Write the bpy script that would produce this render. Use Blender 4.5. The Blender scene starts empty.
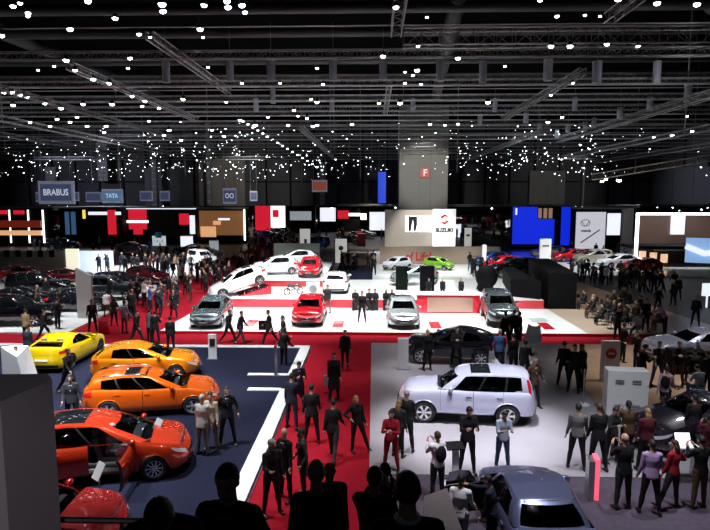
import bpy, math, random
from mathutils import Vector, Matrix, Euler
from math import sin, cos, pi, radians as R
random.seed(7)
SC = bpy.context.scene
COL = SC.collection
F, CXP, CYP = 600.0, 355.0, 265.0
CAMZ = 7.5
SC.view_settings.view_transform = 'Standard'
SC.view_settings.look = 'None'
SC.view_settings.gamma = 1
SC.view_settings.exposure = 0.0
cam_d = bpy.data.cameras.new('camera'); cam = bpy.data.objects.new('camera', cam_d); COL.objects.link(cam)
cam.location = (0, 0, CAMZ); cam.rotation_euler = (R(90-6.65), 0, R(1.8))
cam_d.sensor_width = 36; cam_d.lens = 600/710*36; cam_d.clip_end = 600; cam_d.clip_start = .05
SC.camera = cam
CR = cam.rotation_euler.to_matrix()

def at(px, py, z=0.0):
    """floor point (height z) seen at a pixel of the photograph"""
    d = CR @ Vector(((px-CXP)/F, -(py-CYP)/F, -1))
    t = (z-CAMZ)/d.z
    return Vector((d.x*t, d.y*t, z))
def atd(px, py, D):
    d = CR @ Vector(((px-CXP)/F, -(py-CYP)/F, -1))
    t = D/d.y
    return Vector((d.x*t, D, CAMZ+d.z*t))

# ------------------------------------------------------------ materials
MATS = {}
def mat(name, c=(.5,.5,.5), rough=.5, metal=0., emit=0., coat=0., spec=.5, ecol=None, noise=0., nscale=20., alpha=1.):
    if name in MATS: return MATS[name]
    m = bpy.data.materials.new(name); m.use_nodes = True
    nt = m.node_tree; b = nt.nodes['Principled BSDF']
    b.inputs['Base Color'].default_value = (*c, 1); b.inputs['Roughness'].default_value = rough
    b.inputs['Metallic'].default_value = metal; b.inputs['Coat Weight'].default_value = coat
    b.inputs['Coat Roughness'].default_value = .04
    b.inputs['Specular IOR Level'].default_value = spec
    if emit:
        b.inputs['Emission Color'].default_value = (*(ecol or c), 1); b.inputs['Emission Strength'].default_value = emit
    n = nt.nodes.new('ShaderNodeTexNoise'); n.inputs['Scale'].default_value = nscale; n.inputs['Detail'].default_value = 3
    tc = nt.nodes.new('ShaderNodeTexCoord'); nt.links.new(tc.outputs['Object'], n.inputs['Vector'])
    if noise:
        mr = nt.nodes.new('ShaderNodeMapRange'); mr.inputs['To Min'].default_value = 1-noise; mr.inputs['To Max'].default_value = 1+noise
        nt.links.new(n.outputs['Fac'], mr.inputs['Value'])
        mx = nt.nodes.new('ShaderNodeMix'); mx.data_type = 'RGBA'; mx.blend_type = 'MULTIPLY'; mx.inputs['Factor'].default_value = 1
        mx.inputs['A'].default_value = (*c, 1); nt.links.new(mr.outputs['Result'], mx.inputs['B'])
        nt.links.new(mx.outputs['Result'], b.inputs['Base Color'])
    else:
        mr = nt.nodes.new('ShaderNodeMapRange'); mr.inputs['To Min'].default_value = rough*.9; mr.inputs['To Max'].default_value = min(1, rough*1.1)
        nt.links.new(n.outputs['Fac'], mr.inputs['Value']); nt.links.new(mr.outputs['Result'], b.inputs['Roughness'])
    MATS[name] = m
    return m
def lens_mat(name, c, s):
    m = mat(name, (.8,.8,.8), .3, emit=s, ecol=c); m.cycles.emission_sampling = 'NONE'; return m
def glass_mat(name, tint=(.16,.19,.2), gloss=.55):
    m = bpy.data.materials.new(name); m.use_nodes = True; nt = m.node_tree; nt.nodes.clear()
    out = nt.nodes.new('ShaderNodeOutputMaterial'); tr = nt.nodes.new('ShaderNodeBsdfTransparent'); tr.inputs[0].default_value = (*tint, 1)
    gl = nt.nodes.new('ShaderNodeBsdfGlossy'); gl.inputs['Roughness'].default_value = .03; gl.inputs[0].default_value = (.9,.95,1,1)
    fr = nt.nodes.new('ShaderNodeFresnel'); fr.inputs[0].default_value = 1.5
    mx = nt.nodes.new('ShaderNodeMixShader'); nt.links.new(fr.outputs[0], mx.inputs[0]); nt.links.new(tr.outputs[0], mx.inputs[1]); nt.links.new(gl.outputs[0], mx.inputs[2])
    nt.links.new(mx.outputs[0], out.inputs[0]); MATS[name] = m
    return m
def floor_mat(name, c, rough, spec=.5, seam=None, var=.12, scale=1.5, coat=0.):
    """carpet or panel floor: base colour with soft wear, fine pile and optional seams"""
    m = bpy.data.materials.new(name); m.use_nodes = True; nt = m.node_tree; b = nt.nodes['Principled BSDF']
    b.inputs['Roughness'].default_value = rough; b.inputs['Specular IOR Level'].default_value = spec; b.inputs['Coat Weight'].default_value = coat; b.inputs['Coat Roughness'].default_value = .08
    tc = nt.nodes.new('ShaderNodeTexCoord')
    n1 = nt.nodes.new('ShaderNodeTexNoise'); n1.inputs['Scale'].default_value = scale; n1.inputs['Detail'].default_value = 6
    nt.links.new(tc.outputs['Object'], n1.inputs['Vector'])
    mr = nt.nodes.new('ShaderNodeMapRange'); mr.inputs['From Min'].default_value = .3; mr.inputs['From Max'].default_value = .7
    mr.inputs['To Min'].default_value = 1-var; mr.inputs['To Max'].default_value = 1+var; nt.links.new(n1.outputs['Fac'], mr.inputs['Value'])
    mx = nt.nodes.new('ShaderNodeMix'); mx.data_type = 'RGBA'; mx.blend_type = 'MULTIPLY'; mx.inputs['Factor'].default_value = 1
    nt.links.new(mr.outputs['Result'], mx.inputs['B'])
    if seam:
        bt = nt.nodes.new('ShaderNodeTexBrick'); bt.offset = 0; bt.inputs['Scale'].default_value = 1/seam; bt.inputs['Mortar Size'].default_value = .006
        bt.inputs['Brick Width'].default_value = 1; bt.inputs['Row Height'].default_value = 1
        bt.inputs['Color1'].default_value = (*c, 1); bt.inputs['Color2'].default_value = (*[v*.94 for v in c], 1); bt.inputs['Mortar'].default_value = (*[v*.5 for v in c], 1)
        nt.links.new(tc.outputs['Object'], bt.inputs['Vector']); nt.links.new(bt.outputs['Color'], mx.inputs['A'])
    else: mx.inputs['A'].default_value = (*c, 1)
    nt.links.new(mx.outputs['Result'], b.inputs['Base Color']); MATS[name] = m
    return m

# ------------------------------------------------------------ mesh builder
class MB:
    def __init__(s): s.v = []; s.f = []; s.m = []
    def quad(s, a, b, c, d, m=0):
        i = len(s.v); s.v += [a, b, c, d]; s.f.append((i, i+1, i+2, i+3)); s.m.append(m)
    def box(s, x0, x1, y0, y1, z0, z1, m=0, M=None):
        i = len(s.v); pts = [(x, y, z) for z in (z0, z1) for x, y in ((x0, y0), (x1, y0), (x1, y1), (x0, y1))]
        if M: pts = [tuple(M @ Vector(p)) for p in pts]
        s.v += pts
        for q in ((0,3,2,1),(4,5,6,7),(0,1,5,4),(1,2,6,5),(2,3,7,6),(3,0,4,7)): s.f.append(tuple(i+k for k in q)); s.m.append(m)
        return s
    def prism(s, pts, z0, z1, m=0, side=None):
        n = len(pts); i = len(s.v)
        s.v += [(p[0], p[1], z0) for p in pts] + [(p[0], p[1], z1) for p in pts]
        s.f.append(tuple(i+k for k in reversed(range(n)))); s.m.append(m)
        s.f.append(tuple(i+n+k for k in range(n))); s.m.append(m)
        for k in range(n):
            s.f.append((i+k, i+(k+1) % n, i+n+(k+1) % n, i+n+k)); s.m.append(m if side is None else side)
        return s
    def tube(s, pts, rad, n=8, m=0, ell=None, cap=True):
        """tapered tube through pts; rad one value or a list; ell = list of (rx, ry) with x axis kept near world x"""
        pts = [Vector(p) for p in pts]; k = len(pts)
        if not isinstance(rad, (list, tuple)): rad = [rad]*k
        rings = []; ref = None
        for j in range(k):
            d = (pts[min(j+1, k-1)]-pts[max(j-1, 0)])
            d = d.normalized() if d.length > 1e-9 else Vector((0,0,1))
            if ref is None:
                ref = Vector((1,0,0)) if abs(d.x) < .8 else Vector((0,1,0))
            a = (ref-d*ref.dot(d)).normalized(); b = d.cross(a); ref = a
            i = len(s.v); r = rad[j]; rx, ry = (r, r) if not ell else ell[j]
            for q in range(n):
                t = 2*pi*q/n; s.v.append(tuple(pts[j]+a*(rx*cos(t))+b*(ry*sin(t))))
            rings.append(i)
        for j in range(k-1):
            for q in range(n):
                s.f.append((rings[j]+q, rings[j]+(q+1) % n, rings[j+1]+(q+1) % n, rings[j+1]+q)); s.m.append(m)
        if cap:
            s.f.append(tuple(rings[0]+q for q in reversed(range(n)))); s.m.append(m)
            s.f.append(tuple(rings[-1]+q for q in range(n))); s.m.append(m)
        return s
    def ball(s, c, r, m=0, nu=12, nv=8, M=None):
        if not isinstance(r, (list, tuple)): r = (r, r, r)
        i = len(s.v)
        def P(x, y, z):
            p = Vector((x*r[0], y*r[1], z*r[2]))
            if M: p = M @ p
            return tuple(p+Vector(c))
        s.v.append(P(0,0,-1))
        for j in range(1, nv):
            ph = -pi/2+pi*j/nv
            for k in range(nu): s.v.append(P(cos(ph)*cos(2*pi*k/nu), cos(ph)*sin(2*pi*k/nu), sin(ph)))
        s.v.append(P(0,0,1)); top = len(s.v)-1
        for k in range(nu):
            s.f.append((i, i+1+(k+1) % nu, i+1+k)); s.m.append(m)
            for j in range(nv-2):
                a = i+1+j*nu; s.f.append((a+k, a+(k+1) % nu, a+nu+(k+1) % nu, a+nu+k)); s.m.append(m)
            a = i+1+(nv-2)*nu; s.f.append((a+k, a+(k+1) % nu, top)); s.m.append(m)
        return s
    def lathe(s, prof, n=20, m=0, axis='z', c=(0,0,0)):
        """prof: (radius, height) list; closed to axis when radius 0"""
        i = len(s.v); k = len(prof)
        for (r, h) in prof:
            for q in range(n):
                t = 2*pi*q/n; a, b = r*cos(t), r*sin(t)
                p = (a, b, h) if axis == 'z' else ((a, h, b) if axis == 'y' else (h, a, b))
                s.v.append((p[0]+c[0], p[1]+c[1], p[2]+c[2]))
        for j in range(k-1):
            mm = m[j] if isinstance(m, (list, tuple)) else m
            for q in range(n):
                s.f.append((i+j*n+q, i+j*n+(q+1) % n, i+(j+1)*n+(q+1) % n, i+(j+1)*n+q)); s.m.append(mm)
        return s
    def grid(s, rows, m=0, flip=False):
        """rows: list of equal-length point lists; m an int or a function (i,j)->int or None (skip)"""
        i = len(s.v); w = len(rows[0])
        for r in rows: s.v += [tuple(p) for p in r]
        for a in range(len(rows)-1):
            for b in range(w-1):
                mm = m(a, b) if callable(m) else m
                if mm is None: continue
                q = (i+a*w+b, i+a*w+b+1, i+(a+1)*w+b+1, i+(a+1)*w+b)
                s.f.append(q[::-1] if flip else q); s.m.append(mm)
        return s
    def mesh(s, name, mats, smooth=False):
        me = bpy.data.meshes.new(name); me.from_pydata(s.v, [], s.f)
        for mt in (mats if isinstance(mats, (list, tuple)) else [mats]): me.materials.append(mt)
        me.polygons.foreach_set('material_index', s.m)
        if smooth: me.polygons.foreach_set('use_smooth', [True]*len(s.f))
        me.update(); return me
    def build(s, name, mats, parent=None, smooth=False, loc=None):
        o = bpy.data.objects.new(name, s.mesh(name, mats, smooth)); COL.objects.link(o)
        if parent: o.parent = parent
        if loc is not None: o.location = loc
        return o

def tag(o, label=None, cat=None, group=None, kind=None):
    if label: o['label'] = label
    if cat: o['category'] = cat
    if group: o['group'] = group
    if kind: o['kind'] = kind
    return o
def empty(name, loc=(0,0,0), rz=0., label=None, cat=None, group=None):
    o = bpy.data.objects.new(name, None); COL.objects.link(o); o.location = loc; o.rotation_euler = (0,0,rz)
    o.empty_display_size = .2
    return tag(o, label, cat, group)
def copy_tree(o, parent=None, kids=None):
    c = o.copy(); COL.objects.link(c)
    if parent: c.parent = parent
    for ch in list(o.children): copy_tree(ch, c)
    return c
def struct(o): o['kind'] = 'structure'; return o
def lerp(a, b, t): return a+(b-a)*t
def tab(T, x):
    if x <= T[0][0]: return T[0][1]
    for (a, b), (c, d) in zip(T, T[1:]):
        if x <= c:
            t = (x-a)/(c-a) if c > a else 0
            return b+(d-b)*t
    return T[-1][1]
def stab(T, x):
    """smoothed table"""
    return (tab(T, x-.1)+2*tab(T, x)+tab(T, x+.1))/4
def text(s, size, m, parent, loc, rot=(pi/2,0,0), name='lettering', extrude=.01, bold=.0, sx=1.):
    cu = bpy.data.curves.new(name, 'FONT'); cu.body = s; cu.size = size; cu.extrude = extrude; cu.offset = bold
    cu.align_x = 'CENTER'; cu.align_y = 'CENTER'; cu.materials.append(m)
    o = bpy.data.objects.new(name, cu); COL.objects.link(o); o.parent = parent; o.location = loc; o.rotation_euler = rot; o.scale = (sx, 1, 1)
    return o
# ------------------------------------------------------------ cars
TYRE = mat('tyre_rubber', (.012,.012,.013), .7)
RIM = mat('alloy', (.75,.76,.8), .25, .8)
RIMD = mat('dark_alloy', (.05,.05,.055), .35, .6)
BLK = mat('black_trim', (.012,.012,.014), .4)
CHR = mat('chrome', (.85,.85,.88), .12, 1.)
HLG = mat('headlight_lens', (.75,.8,.85), .08, .3, coat=1)
TLR = mat('tail_light_lens', (.5,.01,.015), .12, 0, coat=1)
PLATE = mat('number_plate_white', (.8,.8,.8), .4)
CABIN = mat('cabin_grey', (.09,.09,.095), .7)
SEATM = mat('seat_cloth', (.13,.13,.135), .8)
GLASS = glass_mat('tinted_glass')
GLASSC = glass_mat('clear_windscreen', (.5,.55,.56))
GLASSO = mat('dark_glass', (.008,.01,.012), .04, 0, coat=1)
MIRG = mat('mirror_glass', (.6,.6,.6), .02, 1.)
def paint(name, c, metal=.35, rough=.28): return mat(name, c, rough, metal, coat=1.)

KINDS = dict(
 hatch=dict(L=4.3, W=1.81, H=1.419, zs=.24, wr=.325, fw=.9, wb=2.64, zt=[(0,.62),(.12,.72),(.4,.83),(1.15,.95),(2.4,.96),(3.9,1.02),(4.3,.98)],
   cowl=1.0, wtop=2.0, rtop=3.7, rbase=4.12, rw=.7, win=[(.1,.43),(.46,.78)], hi=[(0,.93),(.6,.92),(.85,.8),(1,.7)], doors=[(1.42,2.5),(2.5,3.4)], roofz=[(0,.93),(.25,.99),(.5,1),(.8,.985),(1,.94)]),
 coupe=dict(L=4.3, W=1.85, H=1.370, zs=.2, wr=.335, fw=.9, wb=2.64, zt=[(0,.6),(.12,.7),(.4,.82),(1.2,.94),(2.4,.97),(3.7,1.06),(4.3,1.0)],
   cowl=1.05, wtop=2.05, rtop=3.45, rbase=4.05, rw=.68, win=[(.1,.55),(.58,.74)], hi=[(0,.93),(.5,.9),(.8,.55),(1,.4)], doors=[(1.4,2.75)], roofz=[(0,.94),(.25,1),(.5,.99),(.8,.95),(1,.89)]),
 estate=dict(L=4.56, W=1.8, H=1.448, zs=.24, wr=.325, fw=.9, wb=2.7, zt=[(0,.62),(.12,.72),(.4,.83),(1.15,.95),(2.4,.97),(4.1,1.03),(4.56,.98)],
   cowl=1.0, wtop=2.0, rtop=4.2, rbase=4.42, rw=.7, win=[(.09,.35),(.38,.63),(.66,.86)], hi=[(0,.93),(.6,.92),(.85,.84),(1,.7)], doors=[(1.42,2.5),(2.5,3.45)], roofz=[(0,.93),(.2,.98),(.5,.99),(.8,.97),(1,.94)]),
 mpv=dict(L=4.37, W=1.85, H=1.583, zs=.26, wr=.335, fw=.92, wb=2.7, zt=[(0,.7),(.12,.82),(.4,.93),(1.1,1.05),(2.4,1.07),(4.0,1.12),(4.37,1.08)],
   cowl=.85, wtop=1.95, rtop=4.0, rbase=4.25, rw=.7, win=[(.12,.4),(.43,.7),(.74,.9)], hi=[(0,.93),(.6,.93),(.9,.88),(1,.8)], doors=[(1.4,2.5),(2.5,3.4)], roofz=[(0,.93),(.2,.98),(.5,1),(.8,.985),(1,.95)]),
 suv=dict(L=4.58, W=1.8, H=1.689, zs=.36, wr=.365, fw=.93, wb=2.65, zt=[(0,.86),(.1,.96),(.4,1.05),(1.35,1.13),(2.4,1.12),(4.2,1.14),(4.64,1.1)],
   cowl=1.25, wtop=1.98, rtop=4.3, rbase=4.52, rw=.74, win=[(.07,.36),(.39,.68),(.71,.9)], hi=[(0,.92),(.8,.92),(1,.88)], doors=[(1.45,2.5),(2.5,3.45)], roofz=[(0,.955),(.15,.985),(.5,1),(.85,.99),(1,.97)]),
 crossover=dict(L=4.4, W=1.82, H=1.525, zs=.32, wr=.36, fw=.88, wb=2.6, zt=[(0,.76),(.12,.86),(.4,.95),(1.2,1.06),(2.4,1.08),(4.0,1.16),(4.4,1.1)],
   cowl=1.05, wtop=1.95, rtop=3.7, rbase=4.25, rw=.7, win=[(.1,.43),(.46,.8)], hi=[(0,.93),(.6,.9),(.85,.72),(1,.6)], doors=[(1.42,2.5),(2.5,3.4)], roofz=[(0,.94),(.25,1),(.5,1),(.8,.96),(1,.92)]),
 sedan=dict(L=4.75, W=1.84, H=1.370, zs=.22, wr=.34, fw=.92, wb=2.85, zt=[(0,.62),(.12,.7),(.4,.8),(1.4,.95),(2.4,.96),(3.9,1.02),(4.4,1.03),(4.75,.98)],
   cowl=1.35, wtop=2.2, rtop=3.4, rbase=4.25, rw=.68, win=[(.1,.46),(.49,.8)], hi=[(0,.93),(.6,.9),(.85,.7),(1,.5)], doors=[(1.5,2.6),(2.6,3.5)], roofz=[(0,.95),(.25,1),(.5,1),(.8,.97),(1,.93)]),
 compact=dict(L=3.85, W=1.8, H=1.5, zs=.28, wr=.35, fw=.8, wb=2.4, zt=[(0,.74),(.12,.84),(.4,.92),(.95,1.0),(2.4,1.03),(3.4,1.05),(3.85,.98)],
   cowl=.8, wtop=1.45, rtop=2.85, rbase=3.4, rw=.66, win=[(.1,.5),(.53,.85)], hi=[(0,.93),(.6,.9),(1,.75)], doors=[(1.15,2.2),(2.2,2.95)], roofz=[(0,.95),(.3,1),(.6,.99),(1,.93)]),
 small=dict(L=3.8, W=1.7, H=1.448, zs=.25, wr=.3, fw=.75, wb=2.45, zt=[(0,.68),(.12,.78),(.4,.88),(1.0,.98),(2.2,1.0),(3.4,1.06),(3.8,1.0)],
   cowl=.8, wtop=1.6, rtop=3.35, rbase=3.65, rw=.72, win=[(.1,.45),(.48,.8)], hi=[(0,.93),(.7,.92),(1,.8)], doors=[(1.2,2.2),(2.2,3.0)], roofz=[(0,.94),(.25,1),(.6,1),(1,.95)]),
)
INS = [(0,.09),(.12,.03),(.3,.008),(.5,0),(.68,.012),(.74,.022),(.9,.045),(1,.1)]
INF = [(0,.12),(.1,.03),(.25,0),(.45,.0),(.7,.05),(.85,.11),(1,.22)]
INR = [(0,.1),(.1,.02),(.25,0),(.45,.0),(.6,.05),(.8,.07),(1,.12)]

def make_wheel(r, w, lod, spokes, rimmat, parent, name='wheel'):
    t = MB(); hw = w/2
    t.lathe([(r*.66,-hw),(r*.9,-hw*1.02),(r*.985,-hw*.75),(r,-hw*.3),(r,hw*.3),(r*.985,hw*.75),(r*.9,hw*1.02),(r*.66,hw),(r*.66,-hw)], 28 if lod > 1 else 16, 0, 'y')
    tyre = t.build(name, [TYRE], parent, True)
    g = MB(); rr = r*.67
    g.lathe([(rr,-hw*.9),(rr,hw*.98),(rr*.93,hw*.98),(rr*.9,hw*.5)], 28 if lod > 1 else 16, 0, 'y')
    g.lathe([(rr*.95,hw*.1),(.0,hw*.1)], 16, 1, 'y'); g.lathe([(rr*.95,-hw*.6),(.0,-hw*.6)], 16, 1, 'y')
    g.lathe([(rr*.2,hw*.1),(rr*.2,hw*.85),(.03,hw*.95),(0,hw*.95)], 12, 0, 'y')
    n = spokes
    for k in range(n):
        a = 2*pi*k/n
        for q in ((-.1, .1) if n <= 6 else (0,)):
            M = Matrix.Rotation(a+q, 4, 'Y'); wd = rr*(.085 if n <= 6 else .07)
            i = len(g.v)
            P = [(rr*.12,hw*.55,-wd),(rr*.12,hw*.9,-wd),(rr*.12,hw*.9,wd),(rr*.12,hw*.55,wd),(rr*.94,hw*.6,-wd*1.2),(rr*.94,hw*.86,-wd*1.2),(rr*.94,hw*.86,wd*1.2),(rr*.94,hw*.6,wd*1.2)]
            g.v += [tuple(M @ Vector(p)) for p in P]
            for f in ((0,1,2,3),(7,6,5,4),(0,4,5,1),(1,5,6,2),(2,6,7,3),(3,7,4,0)): g.f.append(tuple(i+x for x in f)); g.m.append(0)
    g.build('rim', [rimmat, RIMD], tyre)
    return tyre

def make_car(kind, pm, loc, heading, label, group=None, lod=2, name='car', spokes=5, roof=None, lower=None, opendoors=None, steer=0, sunroof=False, rails=False, plate=True,
             rimmat=None, tilt=None, bpillar=True, glass=None, cat='car', spoiler=False, open_top=False):
    K = KINDS[kind]; L, W, H, zs = K['L'], K['W'], K['H'], K['zs']; b = W/2; h = L/2
    root = empty(name, loc, heading, label, cat, group)
    if tilt: root.rotation_euler = (Euler(tilt).to_quaternion() if False else Euler((tilt[0], tilt[1], heading)))
    AF, AR = .62, .5; xf, xr = h-AF, -h+AR
    wx = [h-K['fw'], h-K['fw']-K['wb']]; wr = K['wr']; ar = wr*1.14
    def zt(x): return stab(K['zt'], h-x)
    def zb(x, y):
        z = zs
        if abs(y) > b*.55:
            for c in wx:
                d = abs(x-c)
                if d < ar: z = max(z, wr+math.sqrt(ar*ar-d*d))
        return z
    def outline(a):
        if a > 1:
            th = (a-1)*pi/2; return xf+AF*sin(th)**(2/2.5), b*max(cos(th), 0)**(2/2.3), sin(th)
        if a < -1:
            th = (-a-1)*pi/2; return xr-AR*sin(th)**(2/2.8), b*max(cos(th), 0)**(2/2.5), -sin(th)
        return lerp(xr, xf, (a+1)/2), b, 0.
    def P(a, q, side=1, off=0.):
        x, y, e = outline(a)
        top = zt(x); z = zs+(top-zs)*q; z = max(z, zb(x, y)) if a == a else z
        qq = (z-zs)/(top-zs)
        iy = tab(INS, qq)+.015*abs(e)-off; ie = (tab(INF, qq) if e > 0 else tab(INR, qq))-off
        yy = y*(b-iy)/b
        xx = x-ie*e*abs(e)
        # body narrows slightly towards the ends
        yy *= 1-.03*min(1, (abs(x)/h)**3)
        return Vector((xx, yy*side, z))
    qs = [0, .06, .16, .3, .45, .6, .7, .76, .88, .95, 1.]
    if lod == 0: qs = [0, .15, .4, .72, .9, 1.]
    nc = 12 if lod > 1 else 7
    A = [2-(k/nc) for k in range(nc)]
    st = 44 if lod > 1 else (26 if lod == 1 else 18)
    side = [1-2*k/st for k in range(st+1)]
    def a_of(x): return (x-xr)/(xf-xr)*2-1
    extra = []
    if lod > 1:
        for d0, d1 in K['doors']: extra += [a_of(h-d0), a_of(h-d1)]
    for c in wx:
        for k in (-1, -.96, -.8, -.5, 0, .5, .8, .96, 1): extra.append(a_of(c+k*ar))
        extra += [a_of(c-ar*1.005), a_of(c+ar*1.005)]
    extra = sorted(e for e in extra if -1 < e < 1); extra = [e for i, e in enumerate(extra) if i == 0 or e-extra[i-1] > 1e-4]
    side = [s for s in side if all(abs(s-e) > .014 for e in extra)]+extra
    A = A+sorted(side, reverse=True)+[-1-(k+1)/nc for k in range(nc)]
    rowsL = [[P(a, q, 1) for q in qs] for a in A]
    body = MB()
    def doorof(a):
        x = lerp(xr, xf, (a+1)/2)
        for k, (d0, d1) in enumerate(K['doors']):
            if h-d1-1e-4 <= x <= h-d0+1e-4: return k
        return None
    dm = lod > 1
    dmesh = {}
    for sgn in (1, -1):
        rows = [[Vector((p.x, p.y*sgn, p.z)) for p in r] for r in rowsL]
        def mm(i, j):
            a = (A[i]+A[i+1])/2
            if dm and -1 < a < 1 and doorof(a) is not None and j >= 1: return None
            return 1 if (lower and qs[j] < .15) else 0
        body.grid(rows, mm, flip=(sgn == 1))
        if dm:
            for k in range(len(K['doors'])):
                g = MB()
                g.grid(rows, lambda i, j, k=k: (0 if (j >= 1 and -1 < (A[i]+A[i+1])/2 < 1 and doorof((A[i]+A[i+1])/2) == k) else None), flip=(sgn == 1))
                used = sorted({v for f in g.f for v in f}); mp = {v: i for i, v in enumerate(used)}
                g.v = [g.v[v] for v in used]; g.f = [tuple(mp[v] for v in f) for f in g.f]
                # small shut line: pull the outline in by 6 mm
                xs = [v[0] for v in g.v]; c = (min(xs)+max(xs))/2; hw = (max(xs)-min(xs))/2
                g.v = [(c+(v[0]-c)*(hw-.008)/hw, v[1], v[2]) for v in g.v]
                # inner skin
                n = len(g.v); f0 = list(g.f); v0 = g.v[:n]
                g.v += [(v[0], v[1]-.07*sgn, v[2]) for v in v0]; g.v += v0
                for f in f0: g.f.append(tuple(n+x for x in reversed(f))); g.m.append(1)
                cnt = {}
                for f in f0:
                    for p, q in zip(f, f[1:]+f[:1]): cnt[(p, q)] = 1
                for (p, q) in cnt:
                    if (q, p) not in cnt: g.f.append((q+2*n, p+2*n, p+n, q+n)); g.m.append(1)
                dmesh[(k, sgn)] = g
    # top deck (bonnet, tail); the cabin opening stays open on near cars
    cx0, cx1 = h-K['cowl']-.12, h-K['rbase']+.12
    ny = 8 if lod > 1 else 4
    rows = []; xs_ = []
    for r in rowsL:
        p = r[-1]; xs_.append(p.x); row = []
        for k in range(ny+1):
            t = -1+2*k/ny
            row.append(Vector((p.x+(.10*(1-t*t) if p.x < xf else .0)*0, p.y*t, p.z+.07*(p.y/b)*(1-t*t)*(1 if p.x > 0 else .5))))
        rows.append(row)
    body.grid(rows, lambda i, j: (None if (cx1 < (xs_[i]+xs_[i+1])/2 < cx0) else 0), flip=False)
    # floor pan and inner dark box
    body.box(xr-.25, xf+.3, -b+.27, b-.27, zs-.02, .5, 1)
    if lod > 1:
        body.box(wx[1]-.5, wx[1]+.35, -b+.2, b-.2, .45, zt(wx[1])-.12, 1); body.box(wx[0]-.35, wx[0]+.35, -b+.22, b-.22, .4, zt(wx[0])-.06, 1)
        body.box(wx[1]+.3, wx[0]-.3, -b+.1, b-.1, zs-.02, zs+.1, 1)
    else:
        body.box(xr-.1, xf, -b+.22, b-.22, .4, zt(0)-.06, 1)
    bo = body.build('body', [pm, BLK], root, True)
    # greenhouse
    wbelt = b-.115; wroof = b*K['rw']; Hs = H
    xa, xb_ = h-K['cowl'], h-K['wtop']; xc, xd = h-K['rtop'], h-K['rbase']
    NF, NS, NR = (6, 30, 6) if lod > 1 else (4, 14, 4)
    brk = sorted({round(x, 4) for w in K['win'] for x in w})
    cols = [('f', k/NF) for k in range(NF)]+[('s', k/NS) for k in range(NS+1)]+[('r', (k+1)/NR) for k in range(NR)]
    sc = [('s', t) for t in brk]
    cols = [c for c in cols if c[0] != 's' or all(abs(c[1]-t) > .018 for t in brk)]
    cols = [c for c in cols if c[0] == 'f']+sorted([c for c in cols if c[0] == 's']+sc, key=lambda c: c[1])+[c for c in cols if c[0] == 'r']
    bow0, bow1 = .38, .2
    def gpt(c, v):
        s, t = c
        def outl(x0, x1, w, z0f, bo0, bo1):
            if s == 'f': y = w*.96*t; return Vector((x0-bo0*(t*.96)**2.4, y, z0f(0)))
            if s == 's':
                xx = lerp(x0-bo0, x1+bo1, t); bulge = 1+.04*sin(pi*t)-.04*(t**3)
                return Vector((xx, w*(.965 if t == 0 else 1)*bulge, z0f(t)))
            return Vector((x1+bo1*(1-t)**2.2*1.0, w*1*(1-t)*.98, z0f(1)))
        B = outl(xa, xd, wbelt, lambda q: 0, bow0, bow1); B.z = zt(B.x)-.02
        Rr = outl(xb_, xc, wroof, lambda q: Hs*tab(K['roofz'], q)-.035, .16, .1)
        p = B.lerp(Rr, v); bl = .035*sin(pi*v)
        if s == 's': p.y += bl
        elif s == 'f': p.x += bl*.8; p.y += bl*t
        else: p.x -= bl*.8; p.y += bl*(1-t)
        return p
    hi = K['hi']
    def vrow(c):
        t = c[1] if c[0] == 's' else (0 if c[0] == 'f' else None)
        v1 = tab(hi, t) if t is not None else .86
        if c[0] == 'r': v1 = .88
        v0 = .04 if c[0] != 'r' else .12
        if c[0] == 's' and t > .8: v0 = .12
        return [0, v0]+[lerp(v0, v1, k/4) for k in (1,2,3)]+[v1, 1]
    G = {}
    gb = MB(); winrng = K['win']
    def wid(i):
        c0, c1 = cols[i], cols[i+1]
        if c1[0] == 'f': return 'ws'
        if c0[0] == 'f': return 'ws' if cols[i+1][0] == 's' and False else None
        if c0[0] == 'r' or (c0[0] == 's' and c1[0] == 'r'):
            return 'rg' if (c0[0] == 'r' or False) else None
        m = (c0[1]+c1[1])/2
        for k, (t0, t1) in enumerate(winrng):
            if t0 <= m <= t1: return k
        return 'bp' if (bpillar and winrng[0][1] < m < winrng[-1][0]) else None
    gm = {}
    for sgn in (1, -1):
        rows = [[Vector((p.x, p.y*sgn, p.z)) for p in [gpt(c, v) for v in vrow(c)]] for c in cols]
        gb.grid(rows, lambda i, j: (None if (wid(i) not in (None, 'bp') and 1 <= j <= 4) else (1 if (wid(i) == 'bp' and 1 <= j <= 4) else 0)), flip=(sgn == 1))
        for i in range(len(cols)-1):
            w = wid(i)
            if w in (None, 'bp'): continue
            key = (w, sgn) if isinstance(w, int) else (w, 0)
            g = gm.setdefault(key, MB()); sub = [rows[i][1:6], rows[i+1][1:6]]
            g.grid(sub, 0, flip=(sgn == 1))
    # roof skin
    rim_ = [gpt(c, 1) for c in cols]; rows = []
    for p in rim_:
        rows.append([Vector((p.x, p.y*(-1+2*k/ny), p.z+.045*(p.y/wroof)*(1-(-1+2*k/ny)**2))) for k in range(ny+1)])
    if not open_top: gb.grid(rows, 0)
    gb.build('roof', [roof or pm, BLK], root, True)
    gl = glass or (GLASS if lod > 1 else GLASSO)
    wsg = GLASSC if (lod > 1 and glass is None) else gl
    dobj = {}
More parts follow.
